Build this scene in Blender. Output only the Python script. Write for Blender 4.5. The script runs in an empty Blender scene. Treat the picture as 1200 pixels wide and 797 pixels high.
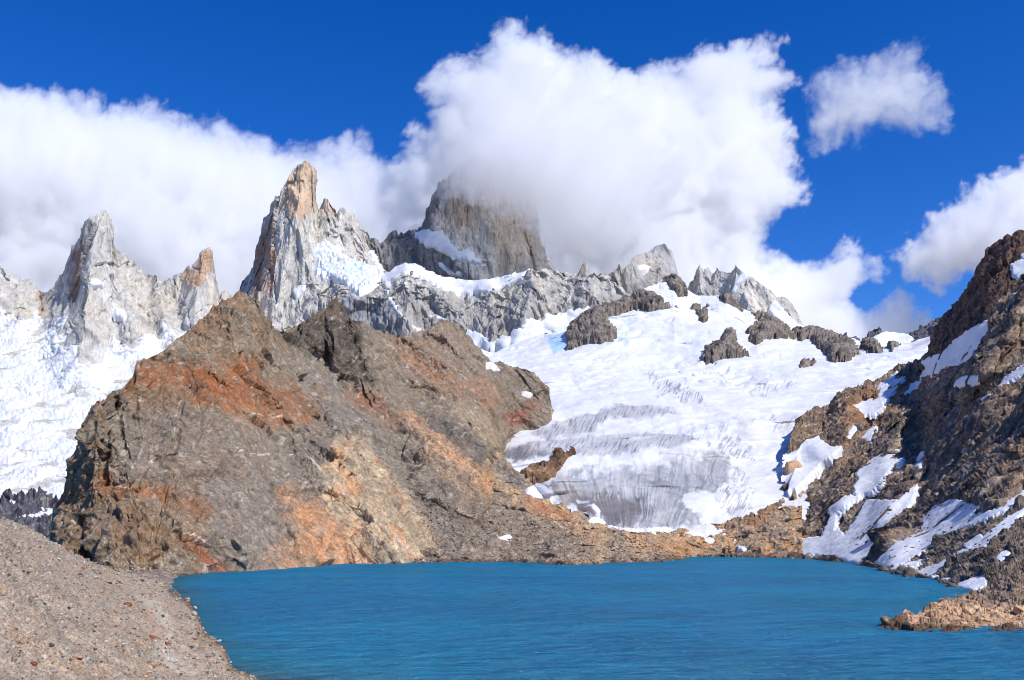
import bpy, math, random
import numpy as np

# ------------------------------------------------------------------ camera, sky, sun, exposure
FPX, PITCH, CAMZ = 1100.0, math.radians(11.8), 25.0
W0, H0 = 1200.0, 797.0
SC = bpy.context.scene
COL = SC.collection
cam_d = bpy.data.cameras.new('camera')
cam = bpy.data.objects.new('camera', cam_d)
COL.objects.link(cam)
cam_d.sensor_width = 36.0
cam_d.lens = 36.0 * FPX / W0
cam_d.clip_start, cam_d.clip_end = 0.5, 60000.0
cam.location = (0, 0, CAMZ)
cam.rotation_euler = (math.radians(90) + PITCH, 0, 0)
SC.camera = cam

SUN_AZ, SUN_EL = math.radians(46), math.radians(47)      # azimuth measured from straight behind the camera to its right
SUNV = (math.sin(SUN_AZ) * math.cos(SUN_EL), -math.cos(SUN_AZ) * math.cos(SUN_EL), math.sin(SUN_EL))
world = bpy.data.worlds.new('World')
SC.world = world
world.use_nodes = True
wn, wl = world.node_tree.nodes, world.node_tree.links
wn.clear()
sky = wn.new('ShaderNodeTexSky')
sky.sky_type = 'NISHITA'
sky.sun_disc = False
sky.sun_elevation = SUN_EL
sky.sun_rotation = math.atan2(SUNV[0], SUNV[1])
sky.altitude = 1200
sky.air_density = 1.0
sky.dust_density = 0.0
sky.ozone_density = 6.0
hsv = wn.new('ShaderNodeHueSaturation')
hsv.inputs['Saturation'].default_value = 1.3
hsv.inputs['Value'].default_value = 1.36
hsv.inputs['Hue'].default_value = 0.517
bg = wn.new('ShaderNodeBackground')
bg.inputs['Strength'].default_value = 0.115
wo = wn.new('ShaderNodeOutputWorld')
wl.new(sky.outputs[0], hsv.inputs['Color'])
wl.new(hsv.outputs[0], bg.inputs['Color'])
wl.new(bg.outputs[0], wo.inputs['Surface'])

sun_d = bpy.data.lights.new('sun', 'SUN')
sun = bpy.data.objects.new('sun', sun_d)
COL.objects.link(sun)
sun_d.energy = 4.3
sun_d.angle = math.radians(0.53)
sun_d.color = (1.0, 0.955, 0.88)
from mathutils import Vector
sun.rotation_euler = Vector(SUNV).to_track_quat('Z', 'Y').to_euler()
sun.location = (800, -600, 1500)

SC.view_settings.view_transform = 'Standard'
SC.view_settings.look = 'None'
SC.view_settings.gamma = 1
SC.view_settings.exposure = 0.06
SC.view_settings.use_curve_mapping = False
cy = SC.cycles
cy.max_bounces = 18
cy.diffuse_bounces = 3
cy.glossy_bounces = 2
cy.transmission_bounces = 2
cy.volume_bounces = 14
cy.transparent_max_bounces = 24
cy.use_denoising = True
cy.volume_step_rate = 1.0
cy.volume_max_steps = 256
cy.filter_width = 0.95
cy.use_adaptive_sampling = True
cy.adaptive_threshold = 0.015

# ------------------------------------------------------------------ numeric helpers
rng = np.random.default_rng(7)
def lin(c):
    c = np.array(c, float) / 255.0
    return np.where(c <= 0.04045, c / 12.92, ((c + 0.055) / 1.055) ** 2.4)
def sm(x, a, b):
    t = np.clip((x - a) / (b - a), 0, 1)
    return t * t * (3 - 2 * t)
def ray(px, py):
    """Direction of a picture point, scaled so that one unit of it is one metre of depth."""
    x = (np.asarray(px, float) - W0 / 2) / FPX
    y = (H0 / 2 - np.asarray(py, float)) / FPX
    f = math.cos(PITCH) - y * math.sin(PITCH)
    return x / f, (math.sin(PITCH) + y * math.cos(PITCH)) / f
def at(px, py, Y):
    rx, rz = ray(px, py)
    return np.stack([rx * Y, np.broadcast_to(Y, np.shape(rx)) + 0.0, CAMZ + rz * Y], -1)
def project(P):
    x, y, z = P[..., 0], P[..., 1], P[..., 2] - CAMZ
    f = y * math.cos(PITCH) + z * math.sin(PITCH)
    u = -y * math.sin(PITCH) + z * math.cos(PITCH)
    return W0 / 2 + FPX * x / f, H0 / 2 - FPX * u / f
def yw(py, z=0.0):
    """Depth at which the line of sight at height py meets level z."""
    return (z - CAMZ) / ray(600, py)[1]
def py_of(Y, z):
    return project(np.stack([np.zeros_like(Y), Y, np.broadcast_to(z, np.shape(Y)) + 0.0], -1))[1]

_perm = np.random.default_rng(11).permutation(256).astype(np.int32)
_perm = np.concatenate([_perm, _perm, _perm])
_g = np.random.default_rng(12).normal(size=(256, 3)); _g /= np.linalg.norm(_g, axis=1)[:, None]
_g = (_g * 1.5).astype(np.float32)
def perlin(P):
    P = np.asarray(P, np.float32)
    F = np.floor(P); I = F.astype(np.int32) & 255; f = P - F
    u = f * f * f * (f * (f * 6 - 15) + 10)
    out = 0
    for dx in (0, 1):
        a = _perm[I[..., 0] + dx]; wx = u[..., 0] if dx else 1 - u[..., 0]
        for dy in (0, 1):
            b = _perm[a + I[..., 1] + dy]; wy = u[..., 1] if dy else 1 - u[..., 1]
            for dz in (0, 1):
                g = _g[_perm[b + I[..., 2] + dz]]
                wz = u[..., 2] if dz else 1 - u[..., 2]
                out = out + wx * wy * wz * (g[..., 0] * (f[..., 0] - dx) + g[..., 1] * (f[..., 1] - dy) + g[..., 2] * (f[..., 2] - dz))
    return out
def fbm(P, scale, octv=5, gain=0.5, seed=0.0, M=None):
    Q = P if M is None else P @ M
    Q = Q / scale + seed * 17.31
    s, a = 0, 1.0
    for k in range(octv):
        s = s + a * perlin(Q); Q = Q * 2.03 + 5.7; a *= gain
    return s
def ridged(P, scale, octv=5, gain=0.5, seed=0.0, M=None):
    Q = P if M is None else P @ M
    Q = Q / scale + seed * 13.77
    s, a, w = 0, 1.0, 1.0
    for k in range(octv):
        n = 1 - np.abs(perlin(Q)) * 1.6
        n = np.clip(n, 0, 1) ** 2 * w
        w = np.clip(n * 1.6, 0, 1)
        s = s + a * n; Q = Q * 2.07 + 3.1; a *= gain
    return s - 0.9
def _hash(I, k):
    return _perm[_perm[_perm[(I[..., 0] + k) & 255] + (I[..., 1] & 255)] + (I[..., 2] & 255)]
def worley(P, scale, seed=0, M=None, tilt=0.9):
    """Angular blocks: every cell has its own level and its own tilted face; returns (offset, edge distance, cell value)."""
    Q = (P if M is None else P @ M) / scale + seed * 9.17
    Q = np.asarray(Q, np.float32)
    F = np.floor(Q); I = F.astype(np.int32); f = Q - F
    n = Q.shape[:-1]
    d1 = np.full(n, 9.0, np.float32); d2 = d1.copy(); hh = np.zeros(n, np.int32)
    vx = np.zeros(n + (3,), np.float32)
    for dx in (-1, 0, 1):
        for dy in (-1, 0, 1):
            for dz in (-1, 0, 1):
                J = I + np.array([dx, dy, dz], np.int32)
                h = _hash(J, seed)
                v = np.stack([dx + _perm[h] / 255.0 - f[..., 0], dy + _perm[h + 71] / 255.0 - f[..., 1], dz + _perm[h + 157] / 255.0 - f[..., 2]], -1)
                d = (v * v).sum(-1)
                c = d < d1
                d2 = np.where(c, d1, np.minimum(d2, d))
                d1 = np.where(c, d, d1)
                hh = np.where(c, h, hh)
                vx[c] = v[c]
    g = _g[_perm[hh + 33]]
    cell = _perm[hh + 99] / 255.0
    off = (cell - 0.5) + tilt * -(g * vx).sum(-1)
    return off, np.sqrt(d2) - np.sqrt(d1), cell
def stretch(d, k):
    """Noise space in which features run k times longer along direction d."""
    d = np.array(d, float); d /= np.linalg.norm(d)
    return np.eye(3) - (1 - 1.0 / k) * np.outer(d, d)
def blur(A, s):
    if s <= 0: return A
    r = int(3 * s) + 1
    k = np.exp(-0.5 * (np.arange(-r, r + 1) / s) ** 2); k /= k.sum()
    for ax in (0, 1):
        pad = [(0, 0)] * A.ndim; pad[ax] = (r, r)
        B = np.pad(A, pad, mode='edge')
        A = sum(k[i] * np.take(B, np.arange(i, i + A.shape[ax]), axis=ax) for i in range(2 * r + 1))
    return A
def sdf(px, py, poly):
    """Signed distance to a closed outline, positive inside."""
    p = np.array(poly, float)
    d = np.full(np.shape(px), 1e9); ins = np.zeros(np.shape(px), bool)
    for i in range(len(p)):
        a, b = p[i], p[(i + 1) % len(p)]
        e = b - a
        wx, wy = px - a[0], py - a[1]
        t = np.clip((wx * e[0] + wy * e[1]) / max(e @ e, 1e-9), 0, 1)
        d = np.minimum(d, (wx - t * e[0]) ** 2 + (wy - t * e[1]) ** 2)
        c = ((a[1] > py) != (b[1] > py)) & (px < (b[0] - a[0]) * (py - a[1]) / (b[1] - a[1] + 1e-12) + a[0])
        ins ^= c
    return np.where(ins, 1, -1) * np.sqrt(d)
def linedist(px, py, line):
    """Distance to an open line and the side: positive is to the left of its direction as seen on the page (y down)."""
    p = np.array(line, float)
    d = np.full(np.shape(px), 1e18); s = np.zeros(np.shape(px))
    for i in range(len(p) - 1):
        a, b = p[i], p[i + 1]; e = b - a
        wx, wy = px - a[0], py - a[1]
        t = np.clip((wx * e[0] + wy * e[1]) / max(e @ e, 1e-9), 0, 1)
        q = (wx - t * e[0]) ** 2 + (wy - t * e[1]) ** 2
        c = q < d
        d = np.where(c, q, d); s = np.where(c, np.sign(e[1] * wx - e[0] * wy), s)
    return np.sqrt(d), s

# ------------------------------------------------------------------ mesh helpers
def make_mesh(name, V, F, mat, col=None, smooth=False):
    me = bpy.data.meshes.new(name)
    V = np.asarray(V, np.float32).reshape(-1, 3); F = np.asarray(F, np.int32)
    k = F.shape[1]
    me.vertices.add(len(V)); me.vertices.foreach_set('co', V.ravel())
    me.loops.add(F.size); me.loops.foreach_set('vertex_index', F.ravel())
    me.polygons.add(len(F))
    me.polygons.foreach_set('loop_start', np.arange(0, F.size, k, dtype=np.int32))
    me.polygons.foreach_set('loop_total', np.full(len(F), k, np.int32))
    if smooth: me.polygons.foreach_set('use_smooth', np.ones(len(F), bool))
    me.update(calc_edges=True)
    if col is not None:
        c = np.ones((len(V), 4), np.float32); c[:, :3] = np.asarray(col).reshape(-1, 3)
        at_ = me.color_attributes.new('Col', 'FLOAT_COLOR', 'POINT')
        at_.data.foreach_set('color', c.ravel())
    me.materials.append(mat)
    return me
def link(name, me, label=None, cat=None, kind=None, group=None, parent=None):
    o = bpy.data.objects.new(name, me); COL.objects.link(o)
    if label: o['label'] = label
    if cat: o['category'] = cat
    if kind: o['kind'] = kind
    if group: o['group'] = group
    if parent: o.parent = parent
    return o
def grid_faces(nv, nx, keep=None):
    idx = np.arange(nv * nx).reshape(nv, nx)
    F = np.stack([idx[:-1, :-1], idx[:-1, 1:], idx[1:, 1:], idx[1:, :-1]], -1)
    if keep is not None:
        F = F[keep[:-1, :-1] & keep[:-1, 1:] & keep[1:, 1:] & keep[1:, :-1]]
    return F.reshape(-1, 4)
def compact(V, F, col):
    used = np.unique(F); m = np.full(len(V), -1); m[used] = np.arange(len(used))
    return V[used], m[F], (None if col is None else col[used])
def grid_normals(P):
    du = np.gradient(P, axis=1); dv = np.gradient(P, axis=0)
    n = np.cross(du, dv); n /= np.linalg.norm(n, axis=-1, keepdims=True) + 1e-9
    return n

# ------------------------------------------------------------------ land built between traced rows
LATER = []
class Land:
    """A slope or wall lofted between rows (bottom to top); each row is a list of (px, py, depth in metres)."""
    def __init__(self, rows, x0, x1, step=1.0, nv=200, soft=6, jag=(0, 10), seed=1, power=None):
        nx = int((x1 - x0) / step) + 1
        xs = np.linspace(x0, x1, nx)
        R = []
        for r in rows:
            a = np.array(r, float)
            R.append((np.interp(xs, a[:, 0], a[:, 1]), np.interp(xs, a[:, 0], a[:, 2])))
        py = np.array([r[0] for r in R]); Y = np.array([r[1] for r in R])
        if jag[0]:
            q = np.stack([xs, xs * 0, xs * 0 + seed * 7.7], -1)
            py[-1] += jag[0] * fbm(q, jag[1], 5, 0.62)
        if power is None: power = np.linspace(0, 1, len(rows))
        v = np.linspace(0, 1, nv)
        PY = np.empty((nv, nx)); YY = np.empty((nv, nx))
        k = np.clip(np.searchsorted(power, v, side='right') - 1, 0, len(rows) - 2)
        t = (v - np.array(power)[k]) / (np.array(power)[k + 1] - np.array(power)[k])
        PY[:] = py[k] + (py[k + 1] - py[k]) * t[:, None]
        YY[:] = Y[k] + (Y[k + 1] - Y[k]) * t[:, None]
        self.PX = np.broadcast_to(xs, (nv, nx)).copy(); self.PY = PY
        self.Y = blur(YY, soft) if soft else YY
        self.xs, self.nv, self.nx = xs, nv, nx
        self.P0 = at(self.PX, self.PY, self.Y)
    def push(self, d):
        """Move the surface d metres away from the viewer along the line of sight (the shape of buttresses and gullies)."""
        self.Y = self.Y + d
        self.P0 = at(self.PX, self.PY, self.Y)
    def rib(self, line, amp, wl, wr, p=1.0):
        d, s = linedist(self.PX, self.PY, line)
        w = np.where(s > 0, wl, wr)
        self.push(-amp * np.clip(1 - d / w, 0, 1) ** p)
    def depth_map(self):
        y0, y1 = self.PY.min(), self.PY.max()
        gy = np.arange(y0, y1 + 0.5, 0.5)
        D = np.empty((len(gy), self.nx))
        for j in range(self.nx):
            o = np.argsort(self.PY[:, j], kind='stable')
            D[:, j] = np.interp(gy, self.PY[o, j], self.Y[o, j])
        self.gy, self.D = gy, D
    def depth(self, px, py, s=0):
        if not hasattr(self, 'D'): self.depth_map()
        D = self.D
        if s:
            if not hasattr(self, 'DB'): self.DB = {}
            if s not in self.DB: self.DB[s] = blur(D, s)
            D = self.DB[s]
        fx = np.clip((px - self.xs[0]) / (self.xs[1] - self.xs[0]), 0, self.nx - 1.001)
        fy = np.clip((py - self.gy[0]) / 0.5, 0, len(self.gy) - 1.001)
        ix, iy = fx.astype(int), fy.astype(int); tx, ty = fx - ix, fy - iy
        return (D[iy, ix] * (1 - tx) * (1 - ty) + D[iy, ix + 1] * tx * (1 - ty) + D[iy + 1, ix] * (1 - tx) * ty + D[iy + 1, ix + 1] * tx * ty)
    def build(self, *a, **k):
        LATER.append((self, a, k))
    def finish(self, name, mat, paint, layers, label, cat, kind='structure', back=(8, 60, 70), smooth=False, soft_n=3, group=None):
        P = self.P0
        n = blur(grid_normals(P), soft_n)
        n /= np.linalg.norm(n, axis=-1, keepdims=True) + 1e-9
        flip = (n * (P - np.array([0, 0, CAMZ]))).sum(-1) > 0
        n[flip] *= -1
        off = np.zeros(P.shape[:2])
        for L in layers: off = off + L(P, self.PX, self.PY)
        for poly in getattr(self, 'calm', []):          # snow has filled the hollows here
            off = off * (1 - 0.92 * sm(sdf(self.PX, self.PY, poly), -3.5, 0.5))
        col = paint(P, self.PX, self.PY, off, n)
        P = P + n * off[..., None]
        self.PF, self.NF = P, n
        nb, dy, dz = back
        rows, cols = [P], [col]
        top = P[-1]
        for k in range(1, nb + 1):
            b = top.copy(); b[:, 1] += dy * k ; b[:, 0] *= 1 + dy * k / np.maximum(self.Y[-1], 1)
            b[:, 2] = top[:, 2] - dz * k
            b[:, 2] += fbm(b, dy * 3, 3) * dz * 0.8
            b[:, 2] = np.maximum(b[:, 2], -12)
            rows.append(b[None]); cols.append(col[-1:])
        P = np.concatenate(rows); col = np.concatenate(cols)
        F = grid_faces(P.shape[0], P.shape[1])
        me = make_mesh(name, P, F, mat, col, smooth)
        return link(name, me, label, cat, kind, group)
def drape(name, land, poly, mat, paint, h, label, cat, step=1.0, rag=2.5, ragscale=9, edge=(2.0, 5.0), dive=4.0, base_soft=3,
          layers=(), kind='thing', smooth=True, group=None, seed=0, dome=None, grow=1.2):
    """A sheet of snow, ice or rock that lies on a slope inside a traced outline and dives into the slope at its edge."""
    p = np.array(poly, float)
    m = edge[0] + rag + 2
    x0, y0 = p.min(0) - m; x1, y1 = p.max(0) + m
    xs = np.arange(x0, x1 + step, step); ys = np.arange(y1, y0 - step, -step)
    PX, PY = np.meshgrid(xs, ys)
    q = np.stack([PX, PY, PX * 0 + seed * 3.3], -1)
    d = sdf(PX, PY, poly) + rag * fbm(q, ragscale, 4, 0.6) + (grow if smooth else 0)
    Y = land.depth(PX, PY, base_soft)
    P = at(PX, PY, Y)
    n = grid_normals(P); n = blur(n, 3)
    n /= np.linalg.norm(n, axis=-1, keepdims=True) + 1e-9
    n[(n * (P - np.array([0, 0, CAMZ]))).sum(-1) > 0] *= -1
    off = -dive + (h + dive) * sm(d, -edge[0], edge[1])
    keep = d > -edge[0]
    if smooth:
        land.__dict__.setdefault('calm', []).append(poly)
        for L in layers: off = off + L(P, PX, PY) * sm(d, -edge[0], edge[1])
        P = P + n * off[..., None]
    else:                                   # rock: raise it first, then break up the raised faces
        if dome: off = off + dome[0] * sm(d, 0, dome[1]) ** 0.7 * (1 + 0.6 * fbm(P, dome[0] * 3.0, 3, 0.5, seed))
        P = P + n * off[..., None]
        n2 = blur(grid_normals(P), 2.0)
        n2 /= np.linalg.norm(n2, axis=-1, keepdims=True) + 1e-9
        n2[(n2 * (P - np.array([0, 0, CAMZ]))).sum(-1) > 0] *= -1
        o2 = 0
        for L in layers: o2 = o2 + L(P, PX, PY) * sm(d, -edge[0], edge[1])
        P = P + n2 * o2[..., None]; off = o2; n = n2
    col = paint(P, PX, PY, off, n, d)
    F = grid_faces(len(ys), len(xs), keep)
    V, F, C = compact(P.reshape(-1, 3), F, np.asarray(col).reshape(-1, 3))
    return link(name, make_mesh(name, V, F, mat, C, smooth), label, cat, kind, group)

# ------------------------------------------------------------------ materials
def new_mat(name):
    m = bpy.data.materials.new(name); m.use_nodes = True
    t = m.node_tree; t.nodes.clear()
    out = t.nodes.new('ShaderNodeOutputMaterial')
    return m, t.nodes, t.links, out
def node(ns, kind, **kw):
    n = ns.new(kind)
    for k, v in kw.items():
        if k in n.inputs: n.inputs[k].default_value = v
        else: setattr(n, k, v)
    return n
def rock_mat(name, size, bump=0.6, var=0.35, stretchz=1.0, rot=(0, 0, 0), rough=0.92, warm=(1.03, 0.985, 0.92)):
    """Weathered rock: the mesh's own mineral colour, broken up by grain and by small blocks of a few tones."""
    m, ns, ls, out = new_mat(name)
    b = node(ns, 'ShaderNodeBsdfPrincipled', Roughness=rough)
    b.inputs['Specular IOR Level'].default_value = 0.2
    tc = ns.new('ShaderNodeTexCoord')
    mp = node(ns, 'ShaderNodeMapping'); mp.vector_type = 'TEXTURE'; mp.inputs['Scale'].default_value = (size, size, size / stretchz)
    mp.inputs['Rotation'].default_value = (-rot[0], -rot[1], -rot[2])
    ls.new(tc.outputs['Object'], mp.inputs['Vector'])
    n1 = node(ns, 'ShaderNodeTexNoise', Scale=1.0, Detail=7.0, Roughness=0.68)
    n2 = node(ns, 'ShaderNodeTexVoronoi', Scale=1.7); n2.distance = 'CHEBYCHEV'
    n3 = node(ns, 'ShaderNodeTexVoronoi', Scale=5.0)
    for n in (n1, n2, n3): ls.new(mp.outputs[0], n.inputs['Vector'])
    a = node(ns, 'ShaderNodeAttribute', attribute_name='Col')
    mr = node(ns, 'ShaderNodeMapRange'); mr.inputs['From Min'].default_value = 0.3; mr.inputs['From Max'].default_value = 0.7
    mr.inputs['To Min'].default_value = 1 - var; mr.inputs['To Max'].default_value = 1 + var
    ls.new(n1.outputs['Fac'], mr.inputs['Value'])
    sp = ns.new('ShaderNodeSeparateColor'); ls.new(n3.outputs['Color'], sp.inputs[0])
    mr2 = node(ns, 'ShaderNodeMapRange'); mr2.inputs['To Min'].default_value = 1 - var * 0.7; mr2.inputs['To Max'].default_value = 1 + var * 0.7
    ls.new(sp.outputs[0], mr2.inputs['Value'])
    mu = node(ns, 'ShaderNodeMath', operation='MULTIPLY'); ls.new(mr.outputs[0], mu.inputs[0]); ls.new(mr2.outputs[0], mu.inputs[1])
    vm = node(ns, 'ShaderNodeVectorMath', operation='SCALE'); ls.new(a.outputs['Color'], vm.inputs[0]); ls.new(mu.outputs[0], vm.inputs['Scale'])
    warm_tint = node(ns, 'ShaderNodeVectorMath', operation='MULTIPLY'); ls.new(vm.outputs[0], warm_tint.inputs[0]); warm_tint.inputs[1].default_value = warm  # even warm tint that offsets the blue skylight on the rock
    ls.new(warm_tint.outputs[0], b.inputs['Base Color'])
    ad = node(ns, 'ShaderNodeMath', operation='MULTIPLY_ADD'); ls.new(n2.outputs['Distance'], ad.inputs[0]); ad.inputs[1].default_value = 0.6
    ls.new(n1.outputs['Fac'], ad.inputs[2])
    bp = node(ns, 'ShaderNodeBump', Strength=bump, Distance=size * 0.5)
    ls.new(ad.outputs[0], bp.inputs['Height']); ls.new(bp.outputs[0], b.inputs['Normal'])
    ls.new(b.outputs[0], out.inputs['Surface'])
    return m
def snow_mat(name, size=6.0, bump=0.15, rough=0.6):
    m, ns, ls, out = new_mat(name)
    b = node(ns, 'ShaderNodeBsdfPrincipled', Roughness=rough)
    b.inputs['Specular IOR Level'].default_value = 0.25
    tc = ns.new('ShaderNodeTexCoord')
    n1 = node(ns, 'ShaderNodeTexNoise', Scale=1 / size, Detail=6.0, Roughness=0.6)
    ls.new(tc.outputs['Object'], n1.inputs['Vector'])
    a = node(ns, 'ShaderNodeAttribute', attribute_name='Col')
    mr = node(ns, 'ShaderNodeMapRange'); mr.inputs['From Min'].default_value = 0.3; mr.inputs['From Max'].default_value = 0.7
    mr.inputs['To Min'].default_value = 0.93; mr.inputs['To Max'].default_value = 1.04
    ls.new(n1.outputs['Fac'], mr.inputs['Value'])
    vm = node(ns, 'ShaderNodeVectorMath', operation='SCALE'); ls.new(a.outputs['Color'], vm.inputs[0]); ls.new(mr.outputs[0], vm.inputs['Scale'])
    ls.new(vm.outputs[0], b.inputs['Base Color'])
    bp = node(ns, 'ShaderNodeBump', Strength=bump, Distance=size * 0.4)
    ls.new(n1.outputs['Fac'], bp.inputs['Height']); ls.new(bp.outputs[0], b.inputs['Normal'])
    ls.new(b.outputs[0], out.inputs['Surface'])
    return m
# ------------------------------------------------------------------ building blocks for surface relief and mineral colour
def LB(scale, amp, seed=0, M=None, tilt=0.9, mask=None):
    def f(P, px, py):
        o = worley(P, scale, seed, M, tilt)[0] * amp
        return o if mask is None else o * mask(px, py)
    return f
def LF(scale, amp, octv=5, seed=0, M=None, gain=0.5, mask=None):
    def f(P, px, py):
        o = fbm(P, scale, octv, gain, seed, M) * amp
        return o if mask is None else o * mask(px, py)
    return f
def LR(scale, amp, octv=5, seed=0, M=None, gain=0.5, mask=None):
    def f(P, px, py):
        o = ridged(P, scale, octv, gain, seed, M) * amp
        return o if mask is None else o * mask(px, py)
    return f
def LS(nrm, spacing, amp, warp=0.6, seed=0, wscale=6.0, octs=2, mask=None):
    """Bedding or joint planes: parallel ledges, each with its own level and a sharp step to the next."""
    nrm = np.array(nrm, float); nrm /= np.linalg.norm(nrm)
    def f(P, px, py):
        o = 0; s, a = spacing, amp
        for k in range(octs):
            t = (P @ nrm) / s + warp * fbm(P, s * wscale, 4, 0.5, seed + k * 2.1) + 100
            i = np.floor(t).astype(int); fr = t - i
            h = _perm[(i * 7 + seed * 13 + k * 29) & 255] / 255.0; h2 = _perm[(i * 11 + seed * 5 + 17) & 255] / 255.0
            on = 0.35 + 0.65 * sm(fbm(P, s * 2.5, 3, 0.5, seed + 40 + k + 0.0), -0.35, 0.25)
            o = o + a * on * ((h - 0.5) * 1.3 + (h2 - 0.3) * (fr - 0.5) * 1.2 - 0.8 * (1 - sm(fr, 0.0, 0.08)))
            s *= 0.38; a *= 0.42
        return o if mask is None else o * mask(px, py)
    return f
def mix(a, b, m):
    m = np.asarray(m)[..., None]
    return a * (1 - m) + b * m
def flat(P, c): return np.broadcast_to(np.array(c), P.shape).copy()
UP = stretch((0.05, 0, 1), 7.0)        # features four times taller than wide: granite pillars
UPL = stretch((0.2, 0, 1), 6.0)
GR_L, GR_W, GR_O, GR_D = lin((192, 189, 183)), lin((202, 186, 163)), lin((186, 146, 112)), lin((122, 124, 130))
GR_BR = lin((150, 118, 98))
SNOW = np.array([0.765, 0.775, 0.785])

M_granite = rock_mat('granite', 30, bump=0.5, var=0.2, stretchz=0.16, warm=(1.0, 0.99, 0.96))
M_hill = rock_mat('hill_rock', 6.0, bump=0.65, var=0.42, stretchz=0.62, rot=(0, 0.9, 0), warm=(0.97, 0.905, 0.79))
M_right = rock_mat('slope_rock', 7.5, bump=0.75, var=0.42, stretchz=0.4, rot=(0, -0.88, 0))
M_rock = rock_mat('weathered_rock', 9, bump=0.9, var=0.4, warm=(0.94, 0.89, 0.8))
M_dark = rock_mat('dark_rock', 14, bump=0.8, var=0.35, stretchz=0.6)
M_snow = snow_mat('snow', 9.0, 0.12)
M_ice = snow_mat('glacier_ice', 16.0, 0.25, 0.5)

# ------------------------------------------------------------------ the ground under everything
def build_ground():
    xs = np.concatenate([np.linspace(-30000, -3000, 12), np.linspace(-2500, 2500, 21), np.linspace(3000, 30000, 12)])
    ys = np.concatenate([np.linspace(-20000, -1500, 10), np.linspace(-1000, 3000, 17), np.linspace(4000, 40000, 16)])
    X, Y = np.meshgrid(xs, ys)
    far = sm(np.hypot(X, Y - 1500), 2600, 9000)
    Z = -14 + 0 * X + far * (-10 + 60 * np.abs(perlin(np.stack([X / 2500, Y / 2500, X * 0], -1))))
    P = np.stack([X, Y, Z], -1)
    m = rock_mat('steppe', 30, bump=0.3, var=0.3)
    me = make_mesh('ground', P, grid_faces(len(ys), len(xs))[:, ::-1], m, flat(P, lin((120, 108, 92))), True)
    link('ground', me, 'grey brown valley floor under the mountains and the lake', 'ground', 'structure')
build_ground()

# ------------------------------------------------------------------ far left: granite needles above a snowfield
def granite_paint(stains=(), base=GR_L, warm=0.35):
    def f(P, px, py, off, n):
        c = flat(P, base)
        s1 = fbm(P, 160, 5, 0.55, 3, stretch((0, 0, 1), 6))
        s2 = fbm(P, 60, 4, 0.6, 5, stretch((0.1, 0, 1), 9))
        c = mix(c, GR_W, warm * sm(s1, 0.0, 0.6))
        c = mix(c, GR_D, 0.4 * sm(s2, 0.1, 0.75))
        c = mix(c, lin((212, 209, 204)), 0.3 * sm(-s2 - s1 * 0.5, 0.15, 0.7))
        for poly, colr, soft, amt in stains:
            q = np.stack([px, py * 0.45, px * 0], -1)
            d = sdf(px, py, poly) + soft * 1.1 * fbm(q, 9, 4, 0.6, len(poly))
            c = mix(c, colr, amt * sm(d, -soft, soft))
        return c * (1 + 0.10 * fbm(P, 22, 3, 0.6, 9))[..., None]
    return f

crest_w = [(-220,330),(-180,290),(-150,310),(-120,262),(-100,300),(-70,312),(-40,300),(-15,308),(0,311),(8,320),(17,322),(23,326),(32,331),(41,339),(51,343),(56,341),(62,335),(68,322),(72,316),(77,305),(85,290),(90,282),(96,269),(102,260),
           (107,253),(112,254),(114,247),(124,246),(128,250),(132,260),(133,282),(139,300),(150,300),(156,301),(160,310),(166,314),(171,322),(179,320),(188,327),
           (196,331),(205,324),(216,320),(222,312),(230,303),(235,292),(241,290),(246,296),(249,305),(251,322),(254,333),(255,350),(260,343),(265,341),(269,346),(275,372),(300,380),(330,390)]
cy_w = [(x, y, 3650 + 120 * math.sin(x * 0.05) - (90 if 100 < x < 135 else 0)) for x, y in crest_w]
west = Land([
    [(-40, 660, 1750), (330, 660, 1750)],
    [(-40, 560, 2250), (100, 560, 2250), (330, 560, 2250)],
    [(-40, 455, 2900), (100, 455, 2900), (330, 455, 2900)],
    [(-40, 405, 3250), (60, 410, 3230), (100, 430, 3060), (150, 420, 3150), (240, 405, 3250), (330, 405, 3250)],
    [(-40, 375, 3420), (60, 375, 3400), (110, 370, 3280), (200, 375, 3380), (330, 380, 3400)],
    cy_w], -220, 330, 0.85, 420, soft=5, jag=(2.2, 9), seed=2, power=[0, .17, .4, .52, .62, 1])
west.rib([(118, 250), (108, 300), (98, 370), (92, 425)], 150, 45, 40, 1.1)
west.rib([(128, 262), (140, 330), (150, 400)], 70, 20, 30)
west.rib([(157, 302), (160, 360), (170, 415)], 70, 16, 26)
west.rib([(182, 322), (192, 370), (205, 400)], 60, 16, 20)
west.rib([(241, 292), (232, 330), (228, 380)], 95, 26, 20)
west.rib([(20, 325), (25, 375)], 50, 18, 20)
west.rib([(60, 340), (62, 375)], 40, 10, 14)
rockmask_w = lambda px, py: sm(440 - py, 0, 40)
west.push(-38 * (ridged(west.P0, 260, 4, 0.5, 1, UP)) * rockmask_w(west.PX, west.PY))
west.depth_map()
stains_w = [([(85, 300), (98, 280), (100, 300), (92, 345), (84, 360), (80, 350)], GR_BR, 4, 0.9),
            ([(217, 322), (232, 300), (238, 290), (246, 294), (250, 318), (236, 330), (225, 340)], GR_O, 5, 0.75),
            ([(44, 345), (52, 343), (52, 372), (46, 368)], GR_O, 4, 0.5),
            ([(100, 262), (108, 255), (112, 256), (106, 300), (98, 300)], lin((140, 138, 140)), 4, 0.6)]
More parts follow.
